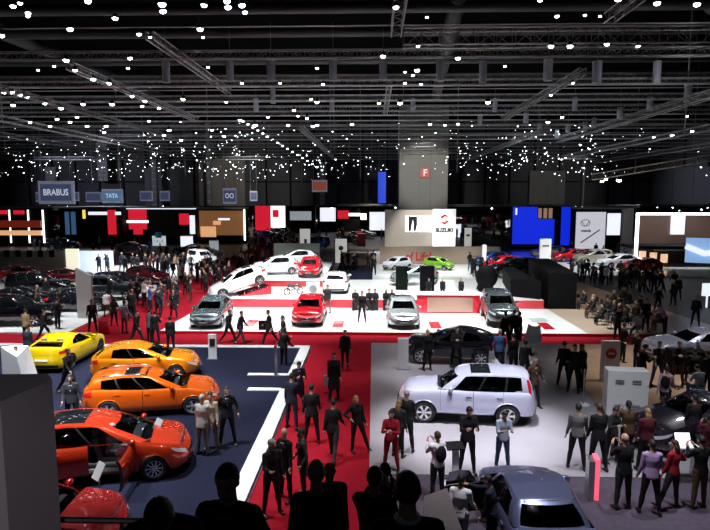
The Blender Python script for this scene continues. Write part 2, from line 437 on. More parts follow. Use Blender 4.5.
    for (k, sgn), g in dmesh.items():
        hinge = Vector((h-K['doors'][k][0], (b-.05)*sgn, 0))
        g.v = [(v[0]-hinge.x, v[1]-hinge.y, v[2]) for v in g.v]
        d = g.build('door', [pm, BLK], root, True, hinge); dobj[(k, sgn)] = (d, hinge)
        wd = K['doors'][k][1]-K['doors'][k][0]
        hb = MB(); a = a_of(h-K['doors'][k][1]+.14); pz = P(a, .8, sgn, .02)-hinge
        hb.box(-.09, .09, -.012, .02, -.012, .014, 0, Matrix.Translation(pz)); hb.build('handle', [pm if kind != 'suv' else CHR], d)
        if opendoors and (k, sgn) in opendoors: d.rotation_euler = (0, 0, opendoors[(k, sgn)])
    nm = {'ws': 'windscreen', 'rg': 'rear_window'}
    for (w, sgn), g in gm.items():
        if isinstance(w, int):
            mtx = gl; par = root; lc = None
            if (w, sgn) in dobj:
                par, hg = dobj[(w, sgn)]; g.v = [(v[0]-hg.x, v[1]-hg.y, v[2]) for v in g.v]
            g.build('side_window', [mtx], par, True)
        else: g.build(nm[w], [wsg if w == 'ws' else gl], root, True)
    # patches on the skin
    def patch(name, a0, a1, q0, q1, m, both=True, off=.012, parts=6, rows_=3, parent=root, ql=None, qh=None, centre=False):
        out = []
        for sgn in ((1, -1) if both else (1,)):
            g = MB(); rr = []
            aa = [lerp(a0, a1, k/parts) for k in range(parts+1)]
            if centre:
                s = 1 if a0 > 0 else -1
                aa = [lerp(a0, a1, k/parts) for k in range(parts+1)]
                left = [[P(a, lerp(q0, q1, k/rows_), 1, off) for k in range(rows_+1)] for a in aa]
                right = [[Vector((p.x, -p.y, p.z)) for p in r] for r in reversed(left[:-1])]
                rr = left+right
            else:
                for i, a in enumerate(aa):
                    f = i/parts; lo, hi_ = (ql(f) if ql else q0), (qh(f) if qh else q1)
                    rr.append([P(a, lerp(lo, hi_, k/rows_), sgn, off) for k in range(rows_+1)])
            g.grid(rr, 0, flip=(sgn == 1) != (a0 > 0 and False) if True else False)
            out.append(g.build(name, [m], parent, True))
        return out
    patch('headlight', 1.12, 1.62, .62, .9, HLG, ql=lambda f: lerp(.84, .62, f**.6), qh=lambda f: .9-.08*f, off=.014)
    if kind != 'suv': patch('tail_light', -1.02, -1.45, .6, .9, TLR, ql=lambda f: .74+.02*f, qh=lambda f: .95-.07*f, off=.014)
    if kind == 'suv':
        for sgn in (1, -1):
            g = MB(); g.grid([[Vector((p.x-.012, (p.y+.012)*sgn, p.z)) for p in [gpt(c, v) for v in (-.25,.0,.3,.6,.85)]] for c in [c for c in cols if (c[0] == 's' and c[1] > .955)]+[('r', .0)]], 0, flip=(sgn == 1)); g.build('tail_light', [TLR], root, True)
    patch('grille', 1.72, 2., .55, .74, BLK, False, .012, 4, 2, centre=True)
    patch('bumper_intake', 1.62, 2., .08, .34, BLK, False, .012, 4, 2, centre=True)
    if lod > 0:
        patch('badge', 1.955, 2., .6, .7, CHR, False, .02, 2, 2, centre=True)
        patch('rear_diffuser', -1.5, -2., .04, .2, BLK, False, .012, 4, 2, centre=True)
        if plate:
            patch('number_plate', -1.86, -2., .42, .52, PLATE, False, .02, 2, 2, centre=True)
            patch('number_plate', 1.86, 2., .38, .47, PLATE, False, .03, 2, 2, centre=True)
    if lod > 0:
        for sgn in (1, -1):
            p = gpt(('s', .02), .12); g = MB()
            g.ball((p.x-.02, (p.y+.13)*sgn, p.z+.04), (.075, .115, .075), 0, 10, 8); g.tube([(p.x-.02, (p.y-.02)*sgn, p.z-.03), (p.x-.02, (p.y+.1)*sgn, p.z+.01)], .025, 6)
            mo = g.build('door_mirror', [pm], root, True)
            if lod > 1:
                g = MB(); g.box(p.x-.1, p.x-.085, (p.y+.13)*sgn-.09, (p.y+.13)*sgn+.09, p.z-.01, p.z+.09); g.build('mirror_glass', [MIRG], mo)
    if lod > 1:
        for sgn in (1,):
            g = MB(); p = gpt(('f', 0), 0.02); g.tube([(p.x, .55, p.z+.03), (p.x-.12, .1, p.z+.1)], .012, 5); g.build('wiper', [BLK], root)
    if rails:
        for sgn in (1, -1):
            g = MB(); pp = [gpt(('s', t), .99) for t in (.12, .16, .3, .5, .7, .84, .88)]
            g.tube([(p.x, (p.y-.04)*sgn, p.z+(.01 if i in (0, 6) else .055)) for i, p in enumerate(pp)], .018, 6); g.build('roof_rail', [CHR], root, True)
    if sunroof:
        g = MB(); g.grid([[Vector((p.x, p.y*t*.78, p.z+.045*(1-(t*.78)**2)+.008)) for t in (-1, -.5, 0, .5, 1)] for p in [gpt(('s', q), 1) for q in sunroof]], 0); g.build('sunroof', [GLASSO], root, True)
    if spoiler:
        g = MB(); p = gpt(('r', .2), 1); g.box(p.x-.16, p.x+.06, -wroof*.85, wroof*.85, p.z-.01, p.z+.025); g.build('rear_spoiler', [pm], root)
    # wheels
    proto = None
    for i, c in enumerate(wx):
        for sgn in (1, -1):
            if proto is None: w = proto = make_wheel(wr, .21, lod, spokes, rimmat or RIM, root)
            else: w = copy_tree(proto, root)
            w.location = (c, (b-.125)*sgn, wr); w.rotation_euler = (0, 0, (0 if sgn == 1 else pi)+(steer if i == 0 else 0))
    # cabin
    if lod > 1:
        xs0 = h-K['wtop']-.35
        for (sx, sy, sw) in ((xs0, .37, .25), (xs0, -.37, .25), (xs0-.85, .35, .34), (xs0-.85, -.35, .34)):
            g = MB(); zb0 = zs+.1
            g.tube([(sx+.5, sy, zb0+.22), (sx+.02, sy, zb0+.2)], 0, 10, 0, ell=[(.08, sw), (.1, sw)]) if False else g.box(sx, sx+.5, sy-sw, sy+sw, zb0+.1, zb0+.27)
            M = Matrix.Translation((sx+.05, sy, zb0+.2)) @ Matrix.Rotation(-.25, 4, 'Y')
            g.box(-.08, .06, -sw*.95, sw*.95, 0, .6, 0, M); g.box(-.05, .04, -.12, .12, .63, .8, 0, M)
            g.build('seat', [SEATM], root)
        g = MB(); g.box(xs0+.75, xa-.45, -b+.25, b-.25, zt(0)-.35, zt(0)-.06); g.build('dashboard', [CABIN], root)
        g = MB(); M = Matrix.Translation((xs0+.68, .37, zt(0)-.08)) @ Matrix.Rotation(1.2, 4, 'Y')
        g.tube([M @ Vector((.18*cos(t*pi/8), .18*sin(t*pi/8), 0)) for t in range(17)], .015, 6, cap=False); g.build('steering_wheel', [BLK], root)
    return root
# ------------------------------------------------------------ people
SKIN = mat('skin', (.5,.3,.21), .55); SKIN2 = mat('skin_dark', (.2,.11,.07), .55)
EYE = mat('eye_dark', (.02,.015,.012), .3); LIP = mat('lips', (.35,.12,.1), .5)
CL = {}
def cloth(n, c, r=.85): CL[n] = mat('cloth_'+n, c, r, noise=.12, nscale=30, spec=.3); return CL[n]
for n, c in dict(black=(.008,.008,.01), navy=(.012,.015,.03), charcoal=(.025,.025,.028), grey=(.13,.13,.13), lightgrey=(.32,.33,.32), white=(.75,.75,.78), blue=(.05,.1,.25), paleblue=(.35,.45,.6),
                 red=(.3,.008,.02), tan=(.32,.2,.1), brown=(.09,.05,.03), beige=(.45,.38,.28), purple=(.38,.26,.45), pink=(.6,.4,.45), jeans=(.05,.08,.15), checked=(.3,.33,.4), olive=(.1,.09,.05), maroon=(.09,.01,.02)).items(): cloth(n, c)
HAIRM = {n: mat('hair_'+n, c, .6, noise=.3, nscale=60) for n, c in dict(dark=(.01,.008,.006), brown=(.05,.025,.012), blond=(.3,.18,.07), grey=(.3,.29,.28)).items()}
LEATHER = mat('shoe_leather', (.012,.011,.01), .35)

def rot(v, ax, a): return Matrix.Rotation(a, 3, ax) @ v
def skeleton(q):
    """q: pose angles in degrees; figure faces -Y. returns the joints"""
    J = {}; lean = R(q.get('lean', 2)); tw = R(q.get('twist', 0)); sl = R(q.get('side', 0))
    up = rot(rot(Vector((0,0,1)), 'X', lean), 'Y', sl)
    pel = Vector((0,0,.95)); J['pel'] = pel
    J['waist'] = pel+up*.16; J['chest'] = pel+up*.36; J['neck'] = pel+up*.53+Vector((0,.01,0))
    nod = R(q.get('nod', 5)); hd = rot(up, 'X', nod); yaw = R(q.get('turn', 0))
    J['skull'] = J['neck']+hd*.16+rot(Vector((0,-.02,0)), 'Z', yaw); J['hd'] = hd; J['yaw'] = yaw; J['nod'] = lean+nod
    for s, n in ((1, 'L'), (-1, 'R')):
        sh = pel+up*.48+rot(Vector((.168*s, .0, -.02)), 'Z', tw); J['sh'+n] = sh
        a, ab, el, iw = q.get('arm'+n, (4, 5, 12, 0))
        d = rot(rot(Vector((0,0,-1)), 'Y', R(-ab*s)), 'X', R(-a)); d = rot(d, 'Z', tw)
        elb = sh+d*.29; fd = rot(d, 'X', R(-el)) if abs(el) < 200 else d
        if iw: fd = rot(fd, 'Z', R(-iw*s))
        J['el'+n] = elb; J['wr'+n] = elb+fd*.25; J['fd'+n] = fd.normalized()
        hp = pel+Vector((.095*s, 0, -.03)); J['hp'+n] = hp
        a, ab, kn = q.get('leg'+n, (0, 4, 0))
        d = rot(rot(Vector((0,0,-1)), 'Y', R(-ab*s)), 'X', R(-a)); kne = hp+d*.44
        sd = rot(d, 'X', R(kn)); J['kn'+n] = kne; J['an'+n] = kne+sd*.42; J['sd'+n] = sd
    mz = min(J['anL'].z, J['anR'].z)-.085
    for k, v in J.items():
        if isinstance(v, Vector) and k[:2] not in ('fd', 'sd', 'hd'): J[k] = v-Vector((0,0,mz))
    return J
def hand(g, J, n, m=0):
    s = 1 if n == 'L' else -1; w = J['wr'+n]; d = J['fd'+n]
    side = Vector((0,-1,0))-d*Vector((0,-1,0)).dot(d)
    if side.length < .2: side = Vector((-s,0,0))-d*Vector((-s,0,0)).dot(d)
    side.normalize(); nrm = d.cross(side)*(-s)
    g.tube([w-d*.03, w+d*.03, w+d*.09], 0, 8, m, ell=[(.024,.024), (.024,.032), (.02,.038)])
    for k, ln in enumerate((.068, .078, .074, .058)):
        o = w+d*.085+side*(.028-.019*k); p = o+d*ln*.5+nrm*.006; e = p+d*ln*.4+nrm*.022
        g.tube([o, p, e], [.0095, .009, .0065], 6, m)
    o = w+d*.03+side*.03; p = o+side*.03+d*.03+nrm*.008; g.tube([o, p, p+d*.032+nrm*.008], [.012, .0105, .008], 6, m)
def head(g, J, m=0):
    c = J['skull']; M3 = Matrix.Rotation(J['nod'], 3, 'X') @ Matrix.Rotation(J['yaw'], 3, 'Z')
    g.ball(c+M3 @ Vector((0,.012,.02)), (.076,.098,.1), m, 14, 10, M3)
    g.ball(c+M3 @ Vector((0,-.025,-.045)), (.058,.066,.07), m, 12, 8, M3)
    g.tube([c+M3 @ Vector((0,-.085,.02)), c+M3 @ Vector((0,-.115,-.018)), c+M3 @ Vector((0,-.085,-.03))], [.009,.016,.012], 6, m)
    for s in (1, -1): g.ball(c+M3 @ Vector((.078*s,.01,.0)), (.012,.022,.032), m, 8, 6, M3)
    g.tube([J['neck']-J['hd']*.07, J['neck']+J['hd']*.1], [.062,.054], 10, m)
    return c, M3
def limbs(g, J, k=1., arms=True, legs=True, torso=True, m=0, slim=1.):
    if torso:
        g.tube([J['pel']-Vector((0,0,.09)), J['pel'], J['waist'], J['chest'], J['neck']-Vector((0,0,.07)), J['neck']-Vector((0,0,.01))], 0, 14, m,
               ell=[(.13*k,.1*k),(.165*k,.115*k),(.14*k*slim,.1*k*slim),(.17*k*slim,.12*k),(.15*k,.095*k),(.06*k,.06*k)])
        g.tube([J['shL'], J['chest']+Vector((0,0,.1)), J['shR']], [.062*k, .085*k, .062*k], 10, m)
    for n in 'LR':
        if arms:
            g.tube([J['sh'+n], J['sh'+n].lerp(J['el'+n], .4), J['el'+n]], [.06*k,.052*k,.042*k], 9, m); g.ball(J['sh'+n], .062*k, m, 9, 7)
            g.tube([J['el'+n], J['el'+n].lerp(J['wr'+n], .35), J['wr'+n]], [.043*k,.041*k,.028*k], 9, m); g.ball(J['el'+n], .043*k, m, 8, 6)
        if legs:
            g.tube([J['hp'+n]+Vector((0,0,.05)), J['hp'+n].lerp(J['kn'+n], .35), J['kn'+n]], [.088*k,.083*k,.057*k], 10, m); g.ball(J['kn'+n], .058*k, m, 9, 7); g.ball(J['hp'+n], .093*k, m, 9, 7)
            g.tube([J['kn'+n], J['kn'+n].lerp(J['an'+n], .35), J['an'+n]], [.056*k,.058*k,.038*k], 10, m)
def remesh(g, vox, extra=None, smooth=2, mats=1, inflate=0):
    """one continuous skin over the overlapping tapered limbs"""
    me = g.mesh('tmp', [BLK]); o = bpy.data.objects.new('tmp', me); COL.objects.link(o)
    md = o.modifiers.new('r', 'REMESH'); md.mode = 'VOXEL'; md.voxel_size = vox; md.use_smooth_shade = True
    if smooth: s = o.modifiers.new('s', 'SMOOTH'); s.iterations = smooth; s.factor = .5
    dg = bpy.context.evaluated_depsgraph_get(); e = o.evaluated_get(dg); m2 = e.to_mesh()
    out = MB(); out.v = [tuple(v.co) for v in m2.vertices]; out.f = [tuple(p.vertices) for p in m2.polygons]; out.m = [0]*len(out.f)
    e.to_mesh_clear(); bpy.data.objects.remove(o); bpy.data.meshes.remove(me)
    return out
def hairmb(J, style, m=0):
    g = MB(); c = J['skull']; M3 = Matrix.Rotation(J['nod'], 3, 'X') @ Matrix.Rotation(J['yaw'], 3, 'Z')
    def w(p): return c+M3 @ Vector(p)
    if style == 'bald':
        g.ball(w((0,.03,-.01)), (.08,.09,.05), m, 12, 8, M3)
    else:
        h = MB(); h.ball((0,0,0), (1,1,1), m, 20, 14)
        for f in h.f:
            cx, cy, cz = [sum(h.v[v][i] for v in f)/len(f) for i in range(3)]
            if cz > lerp(-.62, .42, min(1, max(0, (.25-cy)/.9))) and not (cy < -.5 and cz < .42):
                i = len(g.v); g.v += [tuple(w((.082*h.v[v][0], .018+.103*h.v[v][1], .026+.106*h.v[v][2]))) for v in f]; g.f.append(tuple(range(i, i+len(f)))); g.m.append(m)
        if style == 'long':
            g.tube([w((0,.05,.03)), w((0,.075,-.08)), w((0,.075,-.2)), w((0,.06,-.3))], 0, 10, m, ell=[(.07,.06),(.085,.05),(.08,.04),(.05,.02)])
        if style == 'bun': g.ball(w((0,.1,.09)), .04, m, 10, 8)
        if style == 'tail': g.tube([w((0,.1,.04)), w((0,.13,-.03)), w((0,.1,-.16))], [.025,.03,.012], 8, m)
    return g
POSES = {
 'stand': dict(),
 'stance': dict(legL=(4,7,2), legR=(-4,7,2), armL=(2,10,15,0), armR=(12,10,30,10)),
 'lookphone': dict(armL=(20,10,95,35), armR=(22,8,95,30), nod=22, legL=(3,5,0), legR=(-3,5,0)),
 'camera': dict(armL=(42,4,100,42), armR=(44,4,98,42), nod=2),
 'pockets': dict(armL=(-12,22,45,25), armR=(-12,22,45,25), legL=(2,8,2), legR=(-3,8,2)),
 'crossed': dict(armL=(22,12,85,62), armR=(22,12,92,62), legL=(0,7,2), legR=(-3,7,2)),
 'walk': dict(legL=(27,2,8), legR=(-22,2,14), armL=(-22,6,12,0), armR=(24,6,25,0), lean=5),
 'walk2': dict(legL=(-18,2,22), legR=(20,2,5), armL=(20,6,22,0), armR=(-18,6,10,0), lean=4),
 'hip': dict(armR=(-14,42,80,70), armL=(6,10,15,0), legL=(8,16,0), legR=(-3,3,0), side=-4),
 'reach': dict(armR=(75,10,15,0), armL=(5,8,15,0), lean=8, legL=(6,4,4), legR=(-8,4,4)),
 'talk': dict(armR=(20,12,80,10), armL=(4,8,10,0), legL=(3,6,1), legR=(-2,6,1), turn=20),
 'lean': dict(lean=32, armL=(62,8,28,20), armR=(62,8,28,20), legL=(4,6,2), legR=(-6,6,4), nod=10),
 'sit': dict(legL=(85,6,86), legR=(82,7,84), armL=(30,10,60,25), armR=(28,10,60,25), lean=4, nod=12),
 'sitread': dict(legL=(88,4,90), legR=(78,10,70), armL=(25,10,85,35), armR=(25,10,85,35), lean=12, nod=26),
 'bow': dict(lean=20, nod=34, armL=(30,10,90,35), armR=(30,10,90,35)),
}
PC = {}
def person_parts(pose, style, dress):
    """meshes of one figure: body, top, lower, hair, two shoes (shared by everyone in that pose)"""
    key = (pose, style, dress)
    if key in PC: return PC[key]
    J = skeleton(POSES[pose]); kid = (pose, '_b')
    if kid not in PC:
        g = MB(); limbs(g, J); c, M3 = head(g, J)
        for n in 'LR':
            f = Vector((0,-1,0)); a = J['an'+n]; g.tube([a+Vector((0,.03,-.05)), a+Vector((0,-.12,-.06))], [.032,.026], 8)
        b = remesh(g, .0145)
        for n in 'LR': hand(b, J, n)
        for s in (1, -1): b.ball(c+M3 @ Vector((.03*s,-.079,.012)), (.012,.008,.007), 1, 8, 6, M3)
        b.ball(c+M3 @ Vector((0,-.09,-.055)), (.022,.006,.006), 2, 8, 6, M3)
        PC[kid] = b.mesh('body', [SKIN, EYE, LIP], True)
        g = MB(); limbs(g, J, 1.13, arms=False, torso=False)
        g.tube([J['pel']-Vector((0,0,.08)), J['pel']+Vector((0,0,.1))], 0, 14, 0, ell=[(.15,.12),(.165,.122)])
        PC[(pose, '_t')] = remesh(g, .018).mesh('trousers', [CL['black']], True)
        for n in 'LR':
            a = J['an'+n]; d = J['sd'+n]; fw = Vector((0,-1,0)); fw = (fw-d*fw.dot(d)).normalized(); s = MB()
            s.tube([a-fw*.06+d*.045, a+d*.035, a+fw*.1+d*.052, a+fw*.185+d*.06], 0, 10, 0, ell=[(.034,.03),(.044,.044),(.046,.03),(.03,.018)]); s.ball(a+d*.0-fw*.01, (.046,.055,.05), 0, 9, 7)
            PC[(pose, '_s'+n)] = s.mesh('shoe', [LEATHER], True)
    kt = (pose, '_top', dress)
    if kt not in PC:
        g = MB(); limbs(g, J, 1.12 if dress != 'coat' else 1.22, legs=False, slim=1.0 if dress != 'slim' else .92)
        # hem: a jacket hangs below the hip
        hz = {'jacket': .13, 'slim': .05, 'coat': .5, 'dress': .45}[dress]
        if pose.startswith('sit'): hz = .06
        g.tube([J['waist'], J['pel'], J['pel']-Vector((0,0,hz))], 0, 14, 0, ell=[(.15,.115),(.185,.135),(.19+(.04 if hz > .3 else 0),.145+(.05 if hz > .3 else 0))])
        for n in 'LR': g.tube([J['el'+n].lerp(J['wr'+n], .6), J['wr'+n]-J['fd'+n]*.01], [.044,.04], 9)
        PC[kt] = remesh(g, .018).mesh({'jacket': 'jacket', 'slim': 'shirt', 'coat': 'coat', 'dress': 'dress'}[dress], [CL['black']], True)
    kh = (pose, '_h', style)
    if kh not in PC: PC[kh] = hairmb(J, style).mesh('hair', [HAIRM['dark']], True)
    PC[key] = (PC[kid], PC[kt], PC[(pose, '_t')], PC[kh], PC[(pose, '_sL')], PC[(pose, '_sR')], J)
    return PC[key]
def setm(o, m, slot=0):
    o.material_slots[slot].link = 'OBJECT'; o.material_slots[slot].material = m
HAIRN = dict(short='short', bald='bald', long='long', bun='bun', tail='tail')
NP = [0]
def person(p, face, pose, top, low, label, hair='dark', style='short', dress='jacket', h=1.76, group=None, bag=None, skin=None, shirt=None, z=None, tie=False):
    b, t, l, hm, sL, sR, J = person_parts(pose, style, dress)
    NP[0] += 1
    root = empty('person', p, R(face), label, 'person', group); s = h/1.76; root.scale = (s, s, s)
    def add(me, n, m=None):
        o = bpy.data.objects.new(n, me); COL.objects.link(o); o.parent = root
        if m: setm(o, m)
        return o
    add(b, 'body', skin); add(t, {'jacket':'jacket','slim':'shirt','coat':'coat','dress':'dress'}[dress], CL[top])
    add(l, 'trousers', CL[low] if low else SKIN); add(hm, 'hair', HAIRM[hair]); add(sL, 'shoe'); add(sR, 'shoe')
    if shirt:   # open jacket front: shirt panel with a tie
        g = MB(); c = J['chest']; n = J['neck']; up = (n-c).normalized(); fw = up.cross(Vector((1,0,0))); fw = -fw if fw.y > 0 else fw
        o0 = c+fw*.137; a = n-up*.055+fw*.098
        g.v += [tuple(a+Vector((-.05,0,0))), tuple(a+Vector((.05,0,0))), tuple(o0-up*.1)]; g.f.append((0,1,2)); g.m.append(0)
        g.v += [tuple(v) for v in (Vector(g.v[0])-fw*.03, Vector(g.v[1])-fw*.03, Vector(g.v[2])-fw*.03)]
        for f in ((5,4,3),(0,3,4,1),(1,4,5,2),(2,5,3,0)): g.f.append(f); g.m.append(0)
        g.build('shirt_front', [CL[shirt]], root)
        if tie:
            g = MB(); q = o0+fw*.012; g.tube([a+fw*.02, q+up*.0, q-up*.06], [.014,.02,.004], 6); g.build('tie', [CL[tie]], root)
    if bag == 'backpack':
        g = MB(); c = J['chest']+Vector((0,.17,-.07)); g.ball(c, (.15,.09,.22), 0, 12, 10)
        o = empty('backpack', root.location, R(face), 'dark rucksack worn by '+label.split(' with ')[0][:60], 'bag'); o.scale = root.scale
        g.build('bag_body', [CL['black'] if top != 'black' else CL['grey']], o, True)
        for sx in (1, -1):
            g = MB(); g.tube([J['chest']+Vector((sx*.11,.12,.05)), J['neck']+Vector((sx*.11,.01,-.03)), J['chest']+Vector((sx*.12,-.15,.0)), J['chest']+Vector((sx*.13,-.02,-.16))], .018, 6); g.build('strap', [CL['black']], o)
    if bag == 'hand':
        g = MB(); w = J['wrR']+J['fdR']*.1; g.box(w.x-.06, w.x+.06, w.y-.18, w.y+.18, w.z-.36, w.z-.1)
        o = empty('shoulder_bag', root.location, R(face), 'bag carried by '+label.split(' with ')[0][:60], 'bag'); o.scale = root.scale
        g.build('bag_body', [CL['charcoal']], o); g = MB(); g.tube([(w.x, w.y-.12, w.z-.1), (w.x, w.y, w.z), (w.x, w.y+.12, w.z-.1)], .012, 6); g.build('strap', [BLK], o)
    return root
# far figures: one mesh each, coloured by slot
FARM = {}
def far_mesh(pose, style, dress):
    k = (pose, style, dress)
    if k in FARM: return FARM[k]
    J = skeleton(POSES[pose]); g = MB(); limbs(g, J, 1.12); head(g, J)
    hz = .1 if dress == 'jacket' else .42
    if pose.startswith('sit'): hz = .05
    g.tube([J['waist'], J['pel'], J['pel']-Vector((0,0,hz))], 0, 10, 0, ell=[(.16,.12),(.185,.135),(.195,.15)])
    for n in 'LR':
        a = J['an'+n]; g.tube([a+Vector((0,.04,-.045)), a+Vector((0,-.16,-.055))], [.04,.03], 7); g.tube([J['wr'+n]-J['fd'+n]*.02, J['wr'+n]+J['fd'+n]*.15], [.03,.022], 6)
    b = remesh(g, .034, smooth=1)
    nk = J['neck']+J['hd']*.03
    for i, f in enumerate(b.f):
        c = sum((Vector(b.v[v]) for v in f), Vector())/len(f); mm = 1
        if (c-nk).dot(J['hd']) > 0 and (c-J['skull']).length < .24: mm = 0
        elif min((c-(J['wr'+n]+J['fd'+n]*.09)).length for n in 'LR') < .09: mm = 0
        else:
            dl = min(min((c-J['kn'+n]).length, (c-J['an'+n]).length, (c-J['kn'+n].lerp(J['hp'+n], .5)).length) for n in 'LR')
            if c.z < J['pel'].z-(hz if not pose.startswith('sit') else .02) and dl < .3: mm = 2
            if pose.startswith('sit') and c.y < -.16 and c.z < J['pel'].z+.12 and dl < .26: mm = 2
        b.m[i] = mm
    h = hairmb(J, style, 3); n = len(b.v); b.v += h.v; b.f += [tuple(n+x for x in f) for f in h.f]; b.m += h.m
    FARM[k] = b.mesh('person', [SKIN, CL['black'], CL['black'], HAIRM['dark']], True)
    return FARM[k]
TOPS = ['black']*14+['navy']*6+['charcoal']*6+['grey','brown','blue','tan','white','maroon','lightgrey']
LOWS = ['black']*6+['navy']*3+['charcoal']*3+['jeans','brown']
def far_person(p, face, pose, top=None, low=None, label='', group=None, style=None, hair=None, dress='jacket', h=None):
    style = style or random.choice(['short','short','short','long','bald','tail']); 
    me = far_mesh(pose, style, dress)
    o = bpy.data.objects.new('person', me); COL.objects.link(o); o.location = p; o.rotation_euler = (0,0,R(face))
    s = (h or random.uniform(1.62, 1.85))/1.76; o.scale = (s, s, s)
    setm(o, CL[top or random.choice(TOPS)], 1); setm(o, CL[low or random.choice(LOWS)], 2); setm(o, HAIRM[hair or random.choice(['dark','dark','brown','grey','blond'])], 3)
    tag(o, label, 'person', group); return o
# ------------------------------------------------------------ the hall and stands
M_HALL = floor_mat('hall_concrete', (.035,.034,.036), .5, var=.2, scale=.6)
M_RED = floor_mat('red_carpet', (.27,.006,.016), .95, .1, None, .1, 8)
M_NAVY = floor_mat('navy_carpet', (.009,.011,.028), .92, .15, None, .12, 10)
M_WHITE = floor_mat('white_stand_floor', (.8,.83,.82), .12, .5, None, .02, 1)
M_WMATTE = mat('white_panel', (.8,.82,.84), .45)
M_GREY = floor_mat('grey_stand_floor', (.3,.285,.31), .3, .5, None, .08, .7)
M_DKC = floor_mat('dark_plum_carpet', (.075,.06,.085), .9, .2, None, .15, 6)
M_WOOD = floor_mat('oak_boards', (.34,.23,.15), .35, .4, .6, .14, 2)
M_BEIGE = mat('beige_panel', (.42,.38,.33), .5, noise=.05, nscale=2)
M_REDP = mat('red_panel', (.55,.012,.03), .22, coat=.8)
M_DARKP = mat('dark_panel', (.004,.004,.005), .7, spec=.08, noise=.1, nscale=3)
M_STEEL = mat('brushed_steel', (.45,.45,.47), .35, .9, noise=.05, nscale=40)
M_TRUSS = mat('truss_aluminium', (.4,.4,.42), .5, .3); M_LACE = mat('truss_lacing', (.16,.16,.17), .5, .3)
M_TRUSSD = mat('truss_dark', (.2,.2,.21), .5, .3)
M_CONC = floor_mat('pier_concrete', (.40,.40,.37), .8, .2, 4.0, .05, .5)
M_WALL = mat('wall_dark', (.03,.03,.036), .8, noise=.15, nscale=.4)
M_CEIL = mat('ceiling_dark', (.004,.004,.0045), 1., spec=0., noise=.2, nscale=.5)
Z1 = .1    # height of the low stands
Z2 = .18   # Honda platform top
def slab(name, pts, z0, z1, m, side=None, kind=True):
    g = MB(); g.prism([(p[0], p[1]) for p in pts], z0, z1, 0, 0 if side is None else 1)
    o = g.build(name, [m] + ([side] if side else []))
    return struct(o) if kind else o
def rect(x0, x1, y0, y1): return [(x0,y0),(x1,y0),(x1,y1),(x0,y1)]
slab('floor', rect(-90, 90, -6, 230), -.3, 0, M_HALL)
slab('floor_red_carpet', rect(-45, 15.6, 8, 32.2), 0, .012, M_RED)
slab('floor_red_carpet', [(-17.2,32.2),(-11.6,32.2),(-10.6,100),(-17.5,100)], 0, .012, M_RED)
slab('floor_red_carpet', rect(-10.6, 14, 31.6, 60), 0, .012, M_RED)
# left stand: navy carpet with a white border that steps back to leave an entrance
slab('floor_left_stand', rect(-40, -3.05, 9, 28.9), 0, Z1, M_NAVY, M_WMATTE)
def strip(pts, z=Z1): return slab('trim_white_border', pts, z, z+.03, M_WHITE)
strip(rect(-40, -3.1, 28.45, 28.85)); strip(rect(-3.55, -3.1, 9, 22.2)); strip(rect(-3.55, -3.1, 23.95, 28.45))
strip(rect(-4.8, -3.55, 22.0, 22.3)); strip(rect(-5.2, -3.55, 23.9, 24.2))
# grey stand
slab('floor_grey_stand', rect(-.1, 17, 15.3, 29.6), 0, Z1, M_GREY)
slab('floor_plum_carpet', rect(-.1, 22, 8, 15.3), 0, .06, M_DKC)
slab('floor_oak', [(9.2,29.6),(8.2,24),(7.9,20.4),(17,20.4),(17,29.6)], Z1, Z1+.02, M_WOOD)
# white platform with a red edge
HP = [(-11.6,31.6),(11.4,31.6),(11.2,38.6),(-11.3,38.6)]
slab('floor_falloff_platform', [(11.4,31.6),(14.6,31.6),(14.4,38.6),(11.2,38.6)], .012, Z2, mat('tan_light_falloff', (.42,.33,.25), .35, noise=.05, nscale=2), M_REDP)  # tan tone paints the warm light falloff at the platform end
slab('floor_white_platform', HP, .012, Z2, M_WHITE, M_REDP)
slab('floor_oak', [(14.6,32.0),(19.5,32.0),(17.5,52),(12.4,52),(13.2,38.7),(14.6,38.7)], 0, .1, M_WOOD)
Z3 = .72; Z4 = 1.17
slab('floor_upper_platform', [(-11.3,38.62),(11.0,38.62),(11.0,47.9),(-3.6,47.9),(-3.7,44.02),(-11.2,44.02)], .012, Z3, M_WHITE, M_REDP)
slab('floor_back_platform', [(-11.2,44.05),(-3.75,44.05),(-3.9,57),(-11.0,57)], .012, Z4, M_WHITE, M_REDP)
slab('floor_blue_carpet', [(-3.5,48),(-.1,48),(-.1,65.5),(-3.8,65.5)], .012, .06, M_NAVY)
slab('floor_small_car_platform', [(-.1,48.1),(14.5,48.1),(14.5,75),(-.1,75)], .012, .5, M_WHITE, M_REDP)
# black-car stand and round stand
slab('floor_car_stand', [(-60,31.3),(-16.6,31.3),(-17.3,52),(-60,52)], .012, Z1, M_WHITE)
g = MB(); g.prism([(-21.5+6*cos(t*pi/20), 57+8.6*sin(t*pi/20)) for t in range(40)], .012, .25, 0)
struct(g.build('floor_round_stand', [M_WHITE]))
slab('floor_far_stand', rect(16, 45, 55, 78), .0, .2, M_WHITE)
slab('floor_side_aisle', [(17.2,30),(24,30),(24,55),(18,55)], 0, .01, M_HALL)
# shell
slab('ceiling', rect(-90, 90, -6, 230), 19, 19.3, M_CEIL)
for n, pts in (('wall_left', rect(-90.3, -90, -6, 230)), ('wall_right', rect(90, 90.3, -6, 230)), ('wall_far', rect(-90, 90, 229.6, 230))):
    slab(n, pts, -.3, 19.3, M_WALL)
